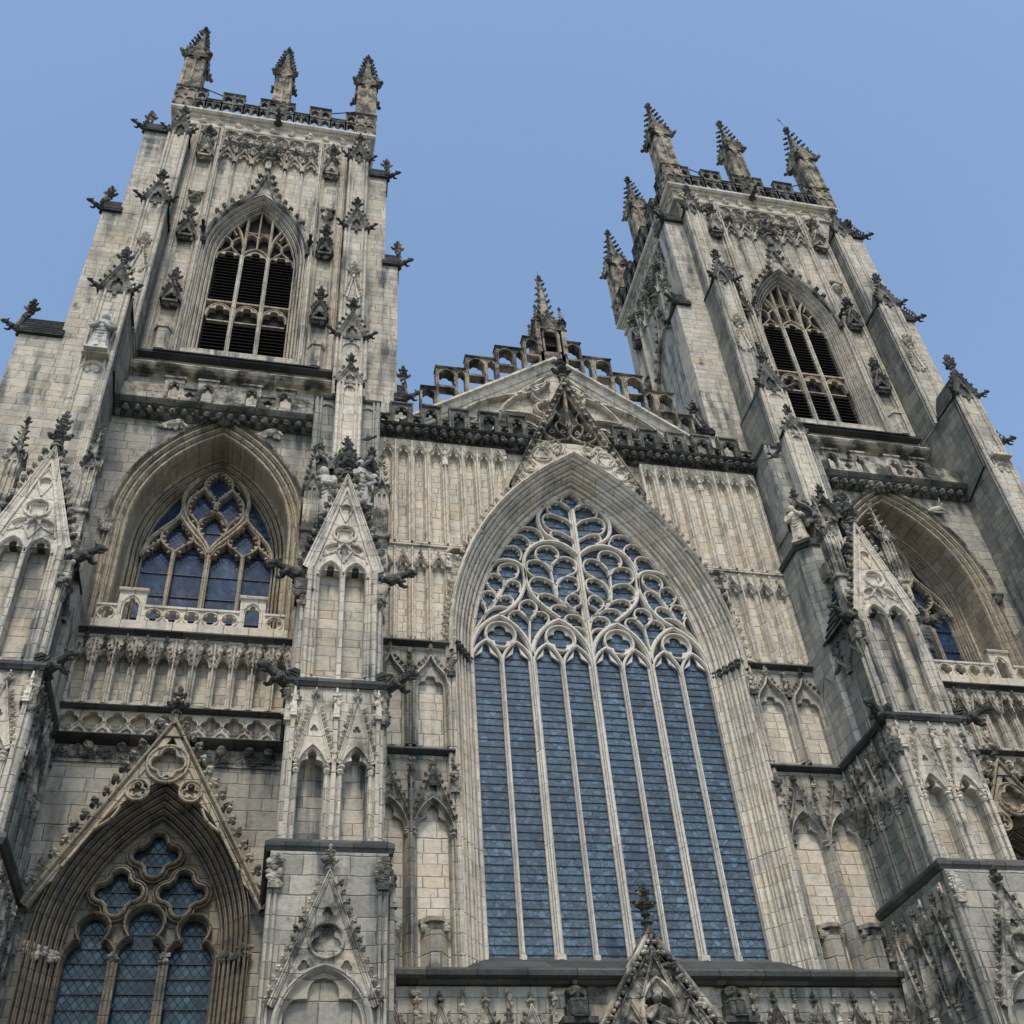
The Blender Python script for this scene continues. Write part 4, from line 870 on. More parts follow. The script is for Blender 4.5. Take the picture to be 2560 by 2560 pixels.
    og = cat(L_[:1]+L_[2:]+[(-.48, z1+.55), (-.22, 42.05), (-.06, 42.75), (0, 43.2)], 4)
    full = og+mir(og)[::-1][1:]; h.sweep(full, [(-.08, Y), (-.07, Y-.16), (.0, Y-.22), (.08, Y-.14), (.09, Y)])
    h.plate([[(x, z) for x, z in full if z > z1-.5]+[(x, z) for x, z in barch(.45)[::-1] if z > z1-.5]], Y-.08, Y)
    ho = h.build('hood_mould', 'carved', o)
    h = at(MB()); ln = len(og); crockets(h, og[ln//3:], .5, .27, Y-.18, .4, .5); crockets(h, [( -x, z) for x, z in og[ln//3:]], .5, .27, Y-.18, .4, .5, flip=-1)
    h.prism([(-.12, Y-.3), (.12, Y-.3), (.12, Y-.05), (-.12, Y-.05)], 43.1, 44.2); finial(h, 0, Y-.22, 43.5, 1.7); carve(h, -.3, .3, 44.0, 45.2, Y-.25, 26, .12)
    h.build('finial', 'carved', ho)
    for u in (-2.12, 2.12):                            # carved beasts at the springing
        g = at(MB()); g.prism([(u-.17, Y-.2), (u+.17, Y-.2), (u+.17, Y), (u-.17, Y)], 37.35, 37.6); gargoyle(g, (u, Y-.02, 38.0), -math.pi/2, .62); g.build('gargoyle', 'sooty', ho)
    # vertical ribs, canopied niches, blind arcade
    r = at(MB()); rp = lambda w_, d_: [(-w_, Y), (-w_, Y-d_*.55), (-w_*.5, Y-d_*.7), (-w_*.3, Y-d_), (w_*.3, Y-d_), (w_*.5, Y-d_*.7), (w_, Y-d_*.55), (w_, Y)]
    for u in (-2.2, 2.2, -3.28, 3.28): r.sweep([(u, 30.4), (u, 46.2)], rp(.11, .24 if abs(u) < 3 else .16))
    for u in (-2.42, 2.42, -3.05, 3.05): r.sweep([(u, 30.4), (u, 46.2)], rp(.05, .12))
    for k in range(-3, 4):
        u = k*.73
        if k == 0: continue
        zb = max([z for x, z in full if abs(x-u) < .18] or [37.4]); r.sweep([(u, zb), (u, 43.55)], rp(.07, .16)); r.sweep([(u, 44.3), (u, 46.0)], rp(.05, .14))
    for u in (-2.73, 2.73): r.sweep(arch(.3, 45.7, .42, 43.5, xc=u), [(.08, Y), (.06, Y-.14), (0, Y-.12), (-.02, Y)])
    r.build('wall_rib', 'rib', TW)
    a_ = at(MB()); ac = at(MB())
    for k in range(6):
        u = (k-2.5)*.73; P_ = ogee(.33, 43.4, 1.2, xc=u); a_.sweep(P_, [(-.05, Y), (-.05, Y-.2), (0, Y-.26), (.06, Y-.2), (.06, Y)])
        a_.plate([cusped(.31, 43.55, .5, 43.4, xc=u, depth=.11)+arch(.33, 43.55, .62, 43.4, xc=u)[::-1]], Y-.14, Y)
        crockets(ac, P_[4:len(P_)//2], .17, .15, Y-.2); crockets(ac, P_[len(P_)//2+1:-4], .17, .15, Y-.2); finial(ac, u, Y-.2, 44.5, .75)
        for j in (-.18, .18): a_.sweep(arch(.16, 45.0, .28, 44.5, xc=u+j), [(.04, Y), (.03, Y-.13), (0, Y-.13), (-.02, Y)]); carve(ac, u+j-.1, u+j+.1, 44.6, 45.3, Y-.08, 5, .06)
        a_.sweep(arch(.33, 45.75, .3, 45.4, xc=u), [(.06, Y), (.04, Y-.15), (0, Y-.15), (-.02, Y)]); carve(ac, u-.22, u+.22, 45.4, 45.85, Y-.1, 8, .075)
        for e_ in (-.365, .365): carve(ac, u+e_-.06, u+e_+.06, 44.7, 45.7, Y-.2, 7, .07)
    ao = a_.build('blind_arcade', 'rib', TW); ac.build('carving', 'carved', ao)
    for u in (-2.73, 2.73):
        for z0, h0 in ((33.1, 1.9), (37.35, 1.95), (43.4, 2.3)):
            c = at(MB()); P_ = ogee(.3, z0+.1, h0*.62, xc=u)
            c.sweep(P_, [(-.06, Y), (-.06, Y-.3), (0, Y-.4), (.07, Y-.3), (.07, Y)]); c.plate([[(u-.3, z0+.1), (u+.3, z0+.1), (u, z0+h0*.6)], cusped(.2, z0+.2, .35, z0+.11, xc=u, depth=.07)[::-1]], Y-.28, Y-.1)
            crockets(c, P_[3:len(P_)//2], .19, .17, Y-.3); crockets(c, P_[len(P_)//2+1:-3], .19, .17, Y-.3); finial(c, u, Y-.28, z0+h0*.6, h0*.5)
            carve(c, u-.28, u+.28, z0-.12, z0+.12, Y-.2, 12, .1); c.prism([(u-.3, Y-.34), (u+.3, Y-.34), (u+.3, Y), (u-.3, Y)], z0, z0+.12)
            c.build('niche_canopy', 'grime' if z0 < 40 else 'carved', TW)
        k_ = at(MB()); hex_ = [(u+.3*math.cos(a), Y-.08+.3*math.sin(a)) for a in [i*math.pi/3 for i in range(6)]]; k_.prism(hex_, 30.4, 31.55); k_.prism([(u+(x-u)*1.2, Y-.08+(y+.08-Y)*1.2) for x, y in hex_], 31.55, 31.75); k_.build('pedestal', 'wall', TW)
        k_ = at(MB()); k_.lump((u, Y-.05, 40.45), (.26, .24, .3)); k_.lump((u, Y-.24, 40.4), (.07, .1, .1)); k_.lump((u, Y-.18, 40.24), (.14, .1, .05)); k_.box(u-.32, u+.32, Y-.24, Y, 40.68, 40.8)
        for e_ in (-1, 1): k_.lump((u+e_*.1, Y-.24, 40.54), (.06, .05, .04)); k_.lump((u+e_*.26, Y-.06, 40.48), (.07, .07, .12))
        k_.build('carved_mask', 'carved', TW)
for rz in (0, math.pi/2): belfry(rz)

# ---- cornice, openwork parapet, pinnacles
cn = MB(); c4 = 4.25
cn.hsweep([(-c4, TC-c4), (c4, TC-c4), (c4, TC+c4), (-c4, TC+c4)], [(0, 46.2), (.1, 46.22), (.12, 46.32), (.06, 46.36), (.06, 46.82), (.18, 46.88), (.22, 46.98), (.3, 47.0), (.38, 47.1), (.38, 47.22), (-.3, 47.24)], closed=True)
for rz in (0, math.pi/2):
    cn.push((0, TC, 0), rz)
    for i in range(11):
        u = -3.95+i*.79; cn.lump((u, FP-.1, 46.6), (.17, .1, .16)); carve(cn, u-.16, u+.16, 46.48, 46.75, FP-.16, 5, .07)
    cn.pop()
cno = cn.build('cornice', 'jamb', TW)
gg = MB(); gargoyle(gg, (.15, TC+FP-.3, 47.0), -math.pi/2, .7); gg.build('gargoyle', 'sooty', cno)
for rz in (0, math.pi/2):
    p = MB(); p.push((0, TC, 0), rz); Y = -4.52; Y1 = Y+.22
    def cells(x0, x1, z1, n):
        w = (x1-x0)/n; hs = []
        for i in range(n):
            xc = x0+(i+.5)*w; hs.append(cusped(w*.33, 47.82, .22, 47.42, xc=xc, depth=w*.1)[::-1])
            if z1 > 48.6: hs.append(cusped(w*.33, 48.62, .2, 48.34, xc=xc, depth=w*.1)[::-1])
        p.plate([rect(x0, x1, 47.2, z1)]+hs, Y, Y1, True)
        for i in range(n+1): p.box(x0+i*w-.03, x0+i*w+.03, Y-.05, Y+.02, 47.2, z1-.05)
        p.box(x0, x1, Y-.04, Y+.02, 48.1, 48.2)
        p.sweep([(x0-.02, z1), (x1+.02, z1)], [(.07, Y1+.06), (.09, Y+.08), (.07, Y-.06), (.0, Y-.1), (-.05, Y)])
    for s_ in (-1, 1):
        for x0, x1, z1, n in ((.8, 1.5, 48.22, 2), (1.5, 2.5, 49.0, 2), (2.5, 3.2, 48.22, 2), (3.2, 3.7, 49.0, 1)): cells(*sorted((s_*x0, s_*x1)), z1, n)
    cells(-.8, -.42, 49.0, 1); cells(.42, .8, 49.0, 1)
    p.box(-.42, .42, Y+.02, Y1+.5, 47.2, 49.0); p.sweep([(-.44, 49.0), (.44, 49.0)], [(.07, Y1+.5), (.09, Y+.08), (.07, Y-.06), (.0, Y-.1), (-.05, Y)])
    for u in (-.21, .21):
        for z0 in (47.9, 48.7): p.sweep(arch(.15, z0-.1, .16, z0-.5, xc=u), [(.06, Y+.03), (.04, Y-.05), (0, Y-.05), (-.01, Y+.03)])
    p.pop(); p.build('parapet', 'grime', TW)
pins = [(-4.13, TC-4.13, 0), (0.1, TC-4.2, 1), (4.13, TC-4.13, 0), (4.2, TC, 1), (4.13, TC+4.13, 0)]
pk = {}
for x, y, kind in pins:
    if kind not in pk:
        q = MB(); q2 = MB(); w = .44 if kind == 0 else .37
        if kind == 0:
            q.box(-.46, .46, -.46, .46, 47.2, 49.05); q.hsweep([(-.46, -.46), (.46, -.46), (.46, .46), (-.46, .46)], [(0, 48.95), (.06, 49.0), (.07, 49.1), (-.02, 49.14)], True)
            for k in range(4):
                q.push((0, 0, 0), k*math.pi/2)
                for u in (-.22, .22):
                    for z0 in (47.9, 48.7): q.sweep(arch(.17, z0-.1, .18, z0-.5, xc=u), [(.05, -.45), (.04, -.52), (0, -.52), (-.01, -.45)])
                q.pop()
        spirelet(q, 0, 0, 49.05 if kind == 0 else 48.9, w*.94, 2.95 if kind == 0 else 2.7, 1.15, 3.45 if kind == 0 else 3.05, .3, .8, nck=6, top=q2)
        pk[kind] = o = q.build('pinnacle', 'pin', TW); q2.build('spire', 'grime', o)
    else:
        o = copy_tree(pk[kind], TW)
    o.location = (x, y, -GZ)
for a, b in (((-3.75, TC-4.0, 50.3), (-2.45, TC-4.35, 49.05)), ((3.75, TC-4.0, 50.3), (2.45, TC-4.35, 49.05))): iron = MB(); iron.tube([a, b], .03, 6); iron.build('iron_stay', 'iron', TW)

# ---- buttresses
def vstage(m_, xc, hw, yf, yb, z0, z1, rolls=True):
    m_.box(xc-hw, xc+hw, yf, yb, z0, z1)
    if rolls:
        for sx in (-1, 1):
            for dx, dy, r in ((0, 0, .07), (-.14, -.03, .045), (.0, .16, .045)):
                m_.prism([(xc+sx*(hw+dx)+r*math.cos(a), yf+dy+r*math.sin(a)) for a in [i*math.pi/3 for i in range(6)]], z0, z1)
def ledge(xc, hw, yf, yb, z, parent, proud=.1, t=.16, mat='dark'):
    m_ = MB(); m_.hsweep([(xc-hw, yb), (xc-hw, yf), (xc+hw, yf), (xc+hw, yb)], [(0, z-t), (proud*.5, z-t), (proud*.8, z-t*.6), (proud, z-t*.45), (proud, z), (-.05, z+t*.7)]); return m_.build('string_course', mat, parent)
def head(parent, xc, hw, yf, yb, z0, h, beasts=True, L=.52, mat='grime', slate='roof', fh=.85, hole=True):
    """gabled head of a buttress stage: crocketed gable in front, stone-slated saddle roof behind, beasts at the corners"""
    r = MB(); r.add([(xc-hw-.08, yf+.1, z0), (xc, yf+.1, z0+h), (xc+hw+.08, yf+.1, z0), (xc-hw-.08, yb, z0), (xc, yb, z0+h), (xc+hw+.08, yb, z0)], [(0, 1, 4, 3), (1, 2, 5, 4), (0, 2, 1), (3, 4, 5), (0, 3, 5, 2)])
    r.build('roof', slate, parent)
    g = MB(); hl = [cusped(hw*.4, z0+h*.22, h*.26, z0+.04, xc=xc, depth=hw*.14)[::-1]] if hole else None
    gable(g, xc, z0-.05, hw+.06, h+.05, yf-.1, t=.1, rw=hw*.16, crk=.15, csp=.26, back=.3, hole=hl, fh=fh)
    g.prism([(xc-.06, yf-.1), (xc+.06, yf-.1), (xc+.06, yf+.05), (xc-.06, yf+.05)], z0-.25, z0+.02)
    g.build('gablet', mat, parent)
    if beasts:
        for sx in (-1, 1):
            b = MB(); gargoyle(b, (xc+sx*hw*.95, yf, z0+.05), -math.pi/2+sx*math.pi/3.2, L); b.build('gargoyle', 'sooty', parent)
def relief(m_, xc, yf, z0, h, hw):
    P_ = [(xc-hw, z0), (xc, z0+h*.55), (xc+hw, z0)]; m_.sweep(P_, [(-.05, yf+.02), (-.05, yf-.07), (.03, yf-.1), (.06, yf-.06), (.06, yf+.02)])
    crockets(m_, [(xc-hw, z0), (xc, z0+h*.55)], .2, .14, yf-.06); crockets(m_, [(xc+hw, z0), (xc, z0+h*.55)], .2, .14, yf-.06, flip=-1); finial(m_, xc, yf-.08, z0+h*.55, h*.42)
    for u in (-hw*.5, hw*.5): m_.lump((xc+u, yf-.04, z0-.06), (.08, .07, .1))
LIGHTS = [(-.46, .36), (.46, .36)]
def lower_buttress(b, inner):
    # big bottom stages, the same at both corners
    m_ = MB()
    m_.box(b-1.25, b+1.25, -3.2, 0, GZ, 10.2)
    m_.box(b-1.05, b+1.05, -2.6, 0, 10.2, 14.5); m_.box(b-1.0, b+1.0, -2.55, 0, 14.5, 18.3)
    o = m_.build('buttress', 'low', TW)
    ledge(b, 1.27, -3.22, 0, 10.36, o, .12, .2); ledge(b, 1.13, -2.98, 0, 14.66, o, .12, .18)
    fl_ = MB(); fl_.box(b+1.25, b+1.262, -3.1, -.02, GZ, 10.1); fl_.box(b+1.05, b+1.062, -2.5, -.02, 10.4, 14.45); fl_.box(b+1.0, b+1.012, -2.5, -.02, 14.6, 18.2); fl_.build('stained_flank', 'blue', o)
    # bottom stage: gabled blind arch
    g = MB(); g.plate([rect(b-1.25, b+1.25, 5.0, 10.15), cusped(.78, 6.6, .95, 5.05, xc=b, depth=.24)[::-1]], -3.32, -3.1)
    g.box(b-1.0, b+1.0, -3.12, -3.06, 5.0, 8.0)
    g.sweep(arch(.82, 6.6, 1.05, 5.0, xc=b), [(.18, -3.32), (.16, -3.42), (.1, -3.46), (.04, -3.4), (0, -3.34), (-.04, -3.25)])
    for u in (-1.2, 1.2, -1.08, 1.08): g.prism([(b+u+.05*math.cos(a), -3.34+.05*math.sin(a)) for a in [i*math.pi/3 for i in range(6)]], 5.0, 9.5)
    g.build('blind_arch', 'low', o)
    g = MB(); gable(g, b, 6.95, 1.02, 2.65, -3.5, t=.12, rw=.06, crk=.15, csp=.2, back=.16, fh=.65, hole=[foil(b, 8.22, .17, .165, 3, math.pi/2, 30), foil(b, 8.8, .06, .065, 3, math.pi/2, 20), foil(b-.42, 7.72, .06, .07, 3, math.pi/2, 20), foil(b+.42, 7.72, .06, .07, 3, math.pi/2, 20)], cut=arch(.86, 6.6, 1.12, xc=b))
    g.sweep(circ(b, 8.22, .35, 26), bar(.03, -3.5, -3.4), closed=True)
    for u in (-1.14, 1.14):
        g.prism([(b+u-.12, -3.46), (b+u+.12, -3.46), (b+u+.12, -3.3), (b+u-.12, -3.3)], 9.3, 10.05, (.5, b+u, -3.34)); carve(g, b+u-.14, b+u+.14, 9.35, 10.05, -3.42, 26, .075)
    g.build('gablet', 'carved', o)
    def gabled_lights(par, xs, hw, yf, z0, zs, zt, org=None, rz=0, mat='wall', cm='cleancarve'):
        for u in xs:
            bw = hw+.1; q = MB(); c = MB()
            if org is not None: q.push(org, rz); c.push(org, rz)
            bay(q, u-bw, u+bw, z0, zt, yf, .36, hw*.78, zs, hw*1.55, zb=z0+.12, mo=.05, cus=.42)
            for e_ in (-1, 1):
                for r, d in ((.045, 0), (.035, .1)): q.prism([(u+e_*(hw*.86+d*.3)+r*math.cos(a), yf-.03+d+r*math.sin(a)) for a in [i*math.pi/3 for i in range(6)]], z0+.1, zs)
                c.lump((u+e_*hw*.86, yf-.04, zs+.02), (.09, .1, .09)); c.lump((u+e_*hw*.86, yf-.05, zs+.12), (.11, .11, .05))
                if e_ > 0 and u != xs[-1]: continue
                q.prism([(u+e_*bw-.05, yf-.1), (u+e_*bw+.05, yf-.1), (u+e_*bw+.05, yf), (u+e_*bw-.05, yf)], z0, zt-.7)
                c.prism([(u+e_*bw-.08, yf-.16), (u+e_*bw+.08, yf-.16), (u+e_*bw+.08, yf), (u+e_*bw-.08, yf)], zt-.9, zt-.05, (.25, u+e_*bw, yf-.05)); carve(c, u+e_*bw-.07, u+e_*bw+.07, zt-.85, zt-.2, yf-.12, 9, .055)
            gable(c, u, zs+.2, hw*1.0, zt-.45-zs-.2, yf-.12, t=.07, rw=.05, crk=.12, csp=.19, fh=.38, back=.12, hole=[foil(u, zs+(zt-zs)*.48, .055, .05, 3, math.pi/2, 18)], cut=arch(hw*.86, zs, hw*1.72, xc=u))
            q2 = q.build('blind_panel', mat, par); c.build('gablet', cm, q2)
    gabled_lights(o, (b-.5, b+.5), .4, -2.97, 10.36, 12.2, 14.5)
    m2 = MB()
    for u in (-1.08, 1.08):
        for du, r in ((0, .09), (-.13 if u > 0 else .13, .05), (.0, .05)): m2.prism([(b+u+du+r*math.cos(a), -2.9+r*math.sin(a)) for a in [i*math.pi/3 for i in range(6)]], 10.36, 13.6)
    m2.box(b-1.12, b-1.0, -2.95, -2.5, 10.3, 14.5); m2.box(b+1.0, b+1.12, -2.95, -2.5, 10.3, 14.5)
    m2.build('shaft', 'rib', o)
    for u in (-1.08, 1.08): m2 = MB(); m2.prism([(b+u-.14, -3.06), (b+u+.14, -3.06), (b+u+.14, -2.8), (b+u-.14, -2.8)], 13.5, 14.45, (.8, b+u, -2.93)); carve(m2, b+u-.16, b+u+.16, 13.45, 14.45, -3.0, 34, .085); m2.build('carving', 'carved', o)
    gabled_lights(o, (.55, 1.45, 2.35), .36, -.06, 10.36, 12.2, 14.5, (b+1.05, -2.95, 0), math.pi/2, 'blue', 'carved')
    gabled_lights(o, (.6, 1.6, 2.55), .38, -.06, 5.6, 7.2, 9.95, (b+1.25, -3.2, 0), math.pi/2, 'blue', 'carved')
    # third stage: two tall lights under one traceried gable
    t = MB()
    for u in (-.33, .33):
        t.plate([rect(b+u-.33, b+u+.33, 14.75, 18.62), cusped(.27, 17.95, .4, 14.85, xc=b+u, depth=.1)[::-1]], -2.93, -2.6); t.sweep(arch(.29, 17.95, .43, 14.85, xc=b+u), [(.06, -2.93), (.05, -2.98), (.0, -2.96), (-.02, -2.88), (-.04, -2.8)])
    t.box(b-.66, b+.66, -2.62, -2.56, 14.7, 18.6); t.box(b-.055, b+.055, -3.02, -2.6, 14.7, 18.0)
    for sx in (-1, 1):
        for du, yf, r in ((.72, -2.94, .06), (.85, -2.95, .09), (1.0, -2.84, .075), (1.06, -2.68, .06)): t.prism([(b+sx*du+r*math.cos(a), yf+r*math.sin(a)) for a in [i*math.pi/3 for i in range(6)]], 14.66, 18.2)
        t.box(*sorted((b+sx*.66, b+sx*1.0)), -2.88, -2.4, 14.66, 18.62)
    t.build('blind_panel', 'wall', o)
    t = MB(); gz = 18.15; gh_ = 3.42
    gable(t, b, gz, .98, gh_, -3.02, t=.1, rw=.095, crk=0, back=.3, cut=arch(.33, 17.95, .52, xc=b-.33)+arch(.33, 17.95, .52, xc=b+.33), hole=[circ(b, 19.42, .27, 24), foil(b, 20.35, .05, .14, 2, math.pi/2, 20), foil(b-.33, 18.95, .05, .14, 2, .9, 20), foil(b+.33, 18.95, .05, .14, 2, -.9, 20), foil(b, 18.85, .08, .12, 2, math.pi/2, 20)])
    t.sweep([(b-.82, gz+.05), (b, gz+gh_-.45), (b+.82, gz+.05)], [(-.05, -2.9), (-.05, -3.02), (.05, -3.02), (.05, -2.9)])
    t.sweep(circ(b, 19.42, .31, 26), bar(.045, -3.02, -2.88), closed=True)
    for sx in (-1, 1): t.sweep(cat([(b, 20.85), (b+sx*.17, 20.5), (b+sx*.14, 20.2), (b, 19.85)], 4), bar(.035, -3.0, -2.88)); t.sweep(cat([(b+sx*.62, 18.45), (b+sx*.5, 18.95), (b+sx*.2, 19.1)], 4), bar(.035, -3.0, -2.88)); t.sweep(cat([(b+sx*.1, 18.95), (b+sx*.3, 18.75), (b+sx*.55, 18.62)], 4), bar(.03, -3.0, -2.88))
    t.sweep(foil(b, 19.42, .13, .12, 4, math.pi/4, 30)[::-1], bar(.025, -2.95, -2.86), closed=True)
    for sx in (-1, 1): t.sweep(cat([(b, 19.1), (b+sx*.2, 18.85), (b+sx*.1, 18.6), (b, 18.4)], 4), bar(.03, -3.0, -2.88)); t.sweep(arch(.33, 17.95, .5, xc=b+sx*.33), bar(.05, -3.02, -2.85))
    GO = t.build('traceried_gable', 'cleancarve', o)
    for sx in (-1, 1): t = MB(); crockets(t, [(b+sx*1.04, gz), (b+sx*.06, gz+gh_)], .27, .22, -2.97, .6, .4, flip=-sx); t.build('crocket_row', 'carved', GO)
    t = MB(); t.prism([(b+.12*math.cos(a), -2.9+.12*math.sin(a)) for a in [i*math.pi/4 for i in range(8)]], gz+gh_-.3, gz+gh_+.2); t.prism([(b+.18*math.cos(a), -2.9+.18*math.sin(a)) for a in [i*math.pi/4 for i in range(8)]], gz+gh_+.1, gz+gh_+.2)
    finial(t, b, -2.9, gz+gh_+.1, 1.15); finial(t, b, -2.9, gz+gh_+.85, .75); t.build('finial', 'grime', GO)
    r = MB(); yb = -1.1
    r.add([(b-1.12, -2.85, 18.2), (b, -2.85, 21.5), (b+1.12, -2.85, 18.2), (b-1.12, yb, 18.2), (b, yb, 21.5), (b+1.12, yb, 18.2)], [(0, 1, 4, 3), (1, 2, 5, 4), (0, 2, 1), (0, 3, 5, 2)])
    for k in range(14):
        a, c_ = k/14, (k+1)/14
        for sx in (-1, 1): r.add([(b+sx*(1.2-1.12*a), -2.8, 18.2+3.3*a-.03), (b+sx*(1.2-1.12*a), yb, 18.2+3.3*a-.03), (b+sx*(1.12-1.12*c_), yb, 18.2+3.3*c_), (b+sx*(1.12-1.12*c_), -2.8, 18.2+3.3*c_)], [(0, 1, 2, 3)]); r.box(*sorted((b+sx*(1.2-1.12*a), b+sx*(1.17-1.12*a))), -2.8, yb, 18.2+3.3*a-.07, 18.2+3.3*a-.03)
    r.build('roof', 'roof', o)
    for sx in (-1, 1):                                # flanking pinnacles
        s = MB(); x, y = b+sx*.98, -2.78
        s.box(x-.2, x+.2, y-.16, y+.2, 18.0, 19.5); s.hsweep([(x-.2, y+.2), (x-.2, y-.16), (x+.2, y-.16), (x+.2, y+.2)], [(0, 19.4), (.06, 19.45), (.06, 19.55), (-.04, 19.65)])
        spirelet(s, x, y, 19.55, .15, 1.55, .42, 1.5, .13, .4, ribs=True, nck=5); s.build('pinnacle', 'carved', o)
        for zz, L_, wg_, an in ((18.0, .95, False, .62), (14.62, 1.05, True, .50)):
            g = MB(); gargoyle(g, (b+sx*1.02, -2.75, zz), -math.pi/2+sx*math.pi*an*.62, L_, wg_); g.build('gargoyle', 'sooty', o)
            if zz > 16: c = MB(); c.prism([(b+sx*1.0-.18, -3.0), (b+sx*1.0+.18, -3.0), (b+sx*1.0+.18, -2.6), (b+sx*1.0-.18, -2.6)], 17.3, 17.75, (1.15, b+sx, -2.8)); carve(c, b+sx*1.0-.2, b+sx*1.0+.2, 17.0, 17.8, -2.95, 34, .085); c.build('carving', 'carved', o)
    # dark shallow canopies and ribs along the flank
    f_ = MB(); f_.push((b+1.0, -2.6, 0), math.pi/2)
    for u in (.3, 1.15, 2.0):
        f_.sweep(ogee(.38, 16.7, .75, xc=u), [(-.05, .0), (-.05, -.1), (0, -.16), (.05, -.12), (.06, 0)]); carve(f_, u-.3, u+.3, 17.2, 17.9, -.05, 16, .09)
    f_.build('canopy', 'grime', o)
    f_ = MB(); f_.push((b+1.0, -2.6, 0), math.pi/2)
    for u in (-.1, .02, .72, .84, 1.5, 1.62, 2.3, 2.42): f_.prism([(u+.055*math.cos(a), .01+.055*math.sin(a)) for a in [i*math.pi/3 for i in range(6)]], 14.66, 17.2)
    f_.build('shaft', 'blue', o)
    return o
BI, BO = 3.9, -4.02
# inner buttress, next to the church front
o = lower_buttress(BI, True); OB = o; b = BI
m_ = MB(); oct_ = [(b-1.14, .2), (b-1.14, -1.2), (b-.72, -1.56), (b+.72, -1.56), (b+1.14, -1.2), (b+1.14, .2)]
m_.prism(oct_, 14.5, 22.0); m_.prism([(b+(x-b)*.84, y*.72) for x, y in oct_], 22.0, 24.2)
m_.box(b-1.03, b+1.03, -1.05, .3, 23.0, 26.95)
for sx in (-1, 1):
    m_.prism([(b+sx*1.0+.08*math.cos(a), -1.05+.08*math.sin(a)) for a in [i*math.pi/3 for i in range(6)]], 23.4, 26.9); m_.prism([(b+sx*.86+.045*math.cos(a), -1.08+.045*math.sin(a)) for a in [i*math.pi/3 for i in range(6)]], 23.4, 26.9)
    m_.sweep(arch(.26, 26.3, .3, 23.6, xc=b+sx*.66), [(.06, -1.05), (.05, -1.1), (0, -1.1), (-.02, -1.05)])
m_.build('pier', 'blue_light', o)
m_ = MB()
for u, y in ((-.62, -1.75), (.42, -2.0), (.82, -1.75)): m_.prism([(b+u*.8-.12, y-.1), (b+u*.8+.12, y-.1), (b+u*.8+.12, -1.4), (b+u*.8-.12, -1.4)], 20.3, 20.86, (1.15, b+u, -1.5))
m_.build('bracket', 'grime', o)
m_ = MB(); m_.hsweep(oct_, [(0, 21.84), (.08, 21.88), (.1, 22.0), (.1, 22.06), (-.25, 22.14)]); m_.hsweep([(b-1.05, .3), (b-1.05, -1.07), (b+1.05, -1.07), (b+1.05, .3)], [(0, 26.85), (.05, 26.9), (.06, 27.0), (-.3, 27.15)]); m_.build('string_course', 'dark', o)
m_ = MB(); vstage(m_, b, .36, -1.6, -.6, 20.3, 27.25); m_.sweep(arch(.2, 26.75, .28, 24.5, xc=b), [(.06, -1.6), (.05, -1.66), (0, -1.66), (-.02, -1.6)]); m_.build('shaft', 'cream', o)
head(o, b, .38, -1.6, -.9, 27.2, .82, beasts=False, fh=.65, mat='carved')
for u, y, an in ((-.72, -1.45, -.7), (0, -1.75, 0), (.72, -1.45, .7)):   # canopies over the statues
    c = MB(); c.push((b+u, y, 0), an)
    P_ = ogee(.42, 22.9, 1.05); c.sweep(P_, [(-.07, .3), (-.07, -.1), (0, -.2), (.1, -.12), (.1, .3)]); crockets(c, P_[2:len(P_)//2], .2, .16, -.1); crockets(c, P_[len(P_)//2+1:-2], .2, .16, -.1); finial(c, 0, -.12, 23.8, .6)
    carve(c, -.42, .42, 22.7, 22.95, -.05, 22, .07); c.plate([[(-.42, 22.9), (.42, 22.9), (.3, 23.3), (0, 23.8), (-.3, 23.3)]], .0, .3); c.build('canopy', 'grime', o)
m_ = MB(); vstage(m_, b, .5, -1.2, .9, 27.0, 30.0); m_.sweep(arch(.3, 29.4, .3, 27.4, xc=b), [(.06, -1.2), (.05, -1.25), (0, -1.25), (-.02, -1.2)]); m_.build('upper_stage', 'tower', o)
head(o, b, .46, -1.2, .9, 30.0, 1.4)
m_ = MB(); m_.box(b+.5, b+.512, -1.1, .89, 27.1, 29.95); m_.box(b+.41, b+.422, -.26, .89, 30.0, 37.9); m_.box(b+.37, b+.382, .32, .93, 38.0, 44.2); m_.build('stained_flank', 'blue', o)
m_ = MB(); vstage(m_, b, .41, -.35, .9, 30.0, 38.0); m_.build('upper_stage', 'tower', o)
m_ = MB(); relief(m_, b, -.35, 33.4, 2.3, .24); m_.build('carving', 'cleancarve', o)
head(o, b, .42, -.35, .9, 38.0, 1.42)
m_ = MB(); vstage(m_, b, .37, .25, .95, 38.0, 44.3); m_.build('upper_stage', 'tower', o)
head(o, b, .38, .25, .9, 44.3, 1.45, L=.5, fh=.8)
# outer buttress
o = lower_buttress(BO, False); b = BO
m_ = MB(); m_.box(b-1.4, b+1.15, -1.6, .3, 14.5, 19.9); m_.build('pier', 'wall', o)
m_ = MB(); b = -3.98; vstage(m_, b, .44, -1.9, .9, 18.0, 30.1)
m_.sweep(arch(.33, 26.0, .4, 20.0, xc=b), [(.1, -1.9), (.08, -1.98), (.03, -2.0), (0, -1.96), (-.03, -1.88)])
for sx in (-1, 1): m_.lump((b+sx*.14, -1.93, 26.12), (.1, .05, .12))
m_.box(b-.4, b+.4, -2.2, -1.9, 26.62, 26.74); m_.box(b-.75, b+.3, -.8, .9, 18.0, 28.2)
m_.build('upper_stage', 'wall', o)
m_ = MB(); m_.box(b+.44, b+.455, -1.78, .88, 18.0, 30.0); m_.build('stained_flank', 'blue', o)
head(o, b, .46, -1.9, .9, 30.1, 1.45, fh=1.0)
b = -3.88
m_ = MB(); vstage(m_, b, .42, -.45, .9, 30.0, 37.8); m_.build('upper_stage', 'tower', o)
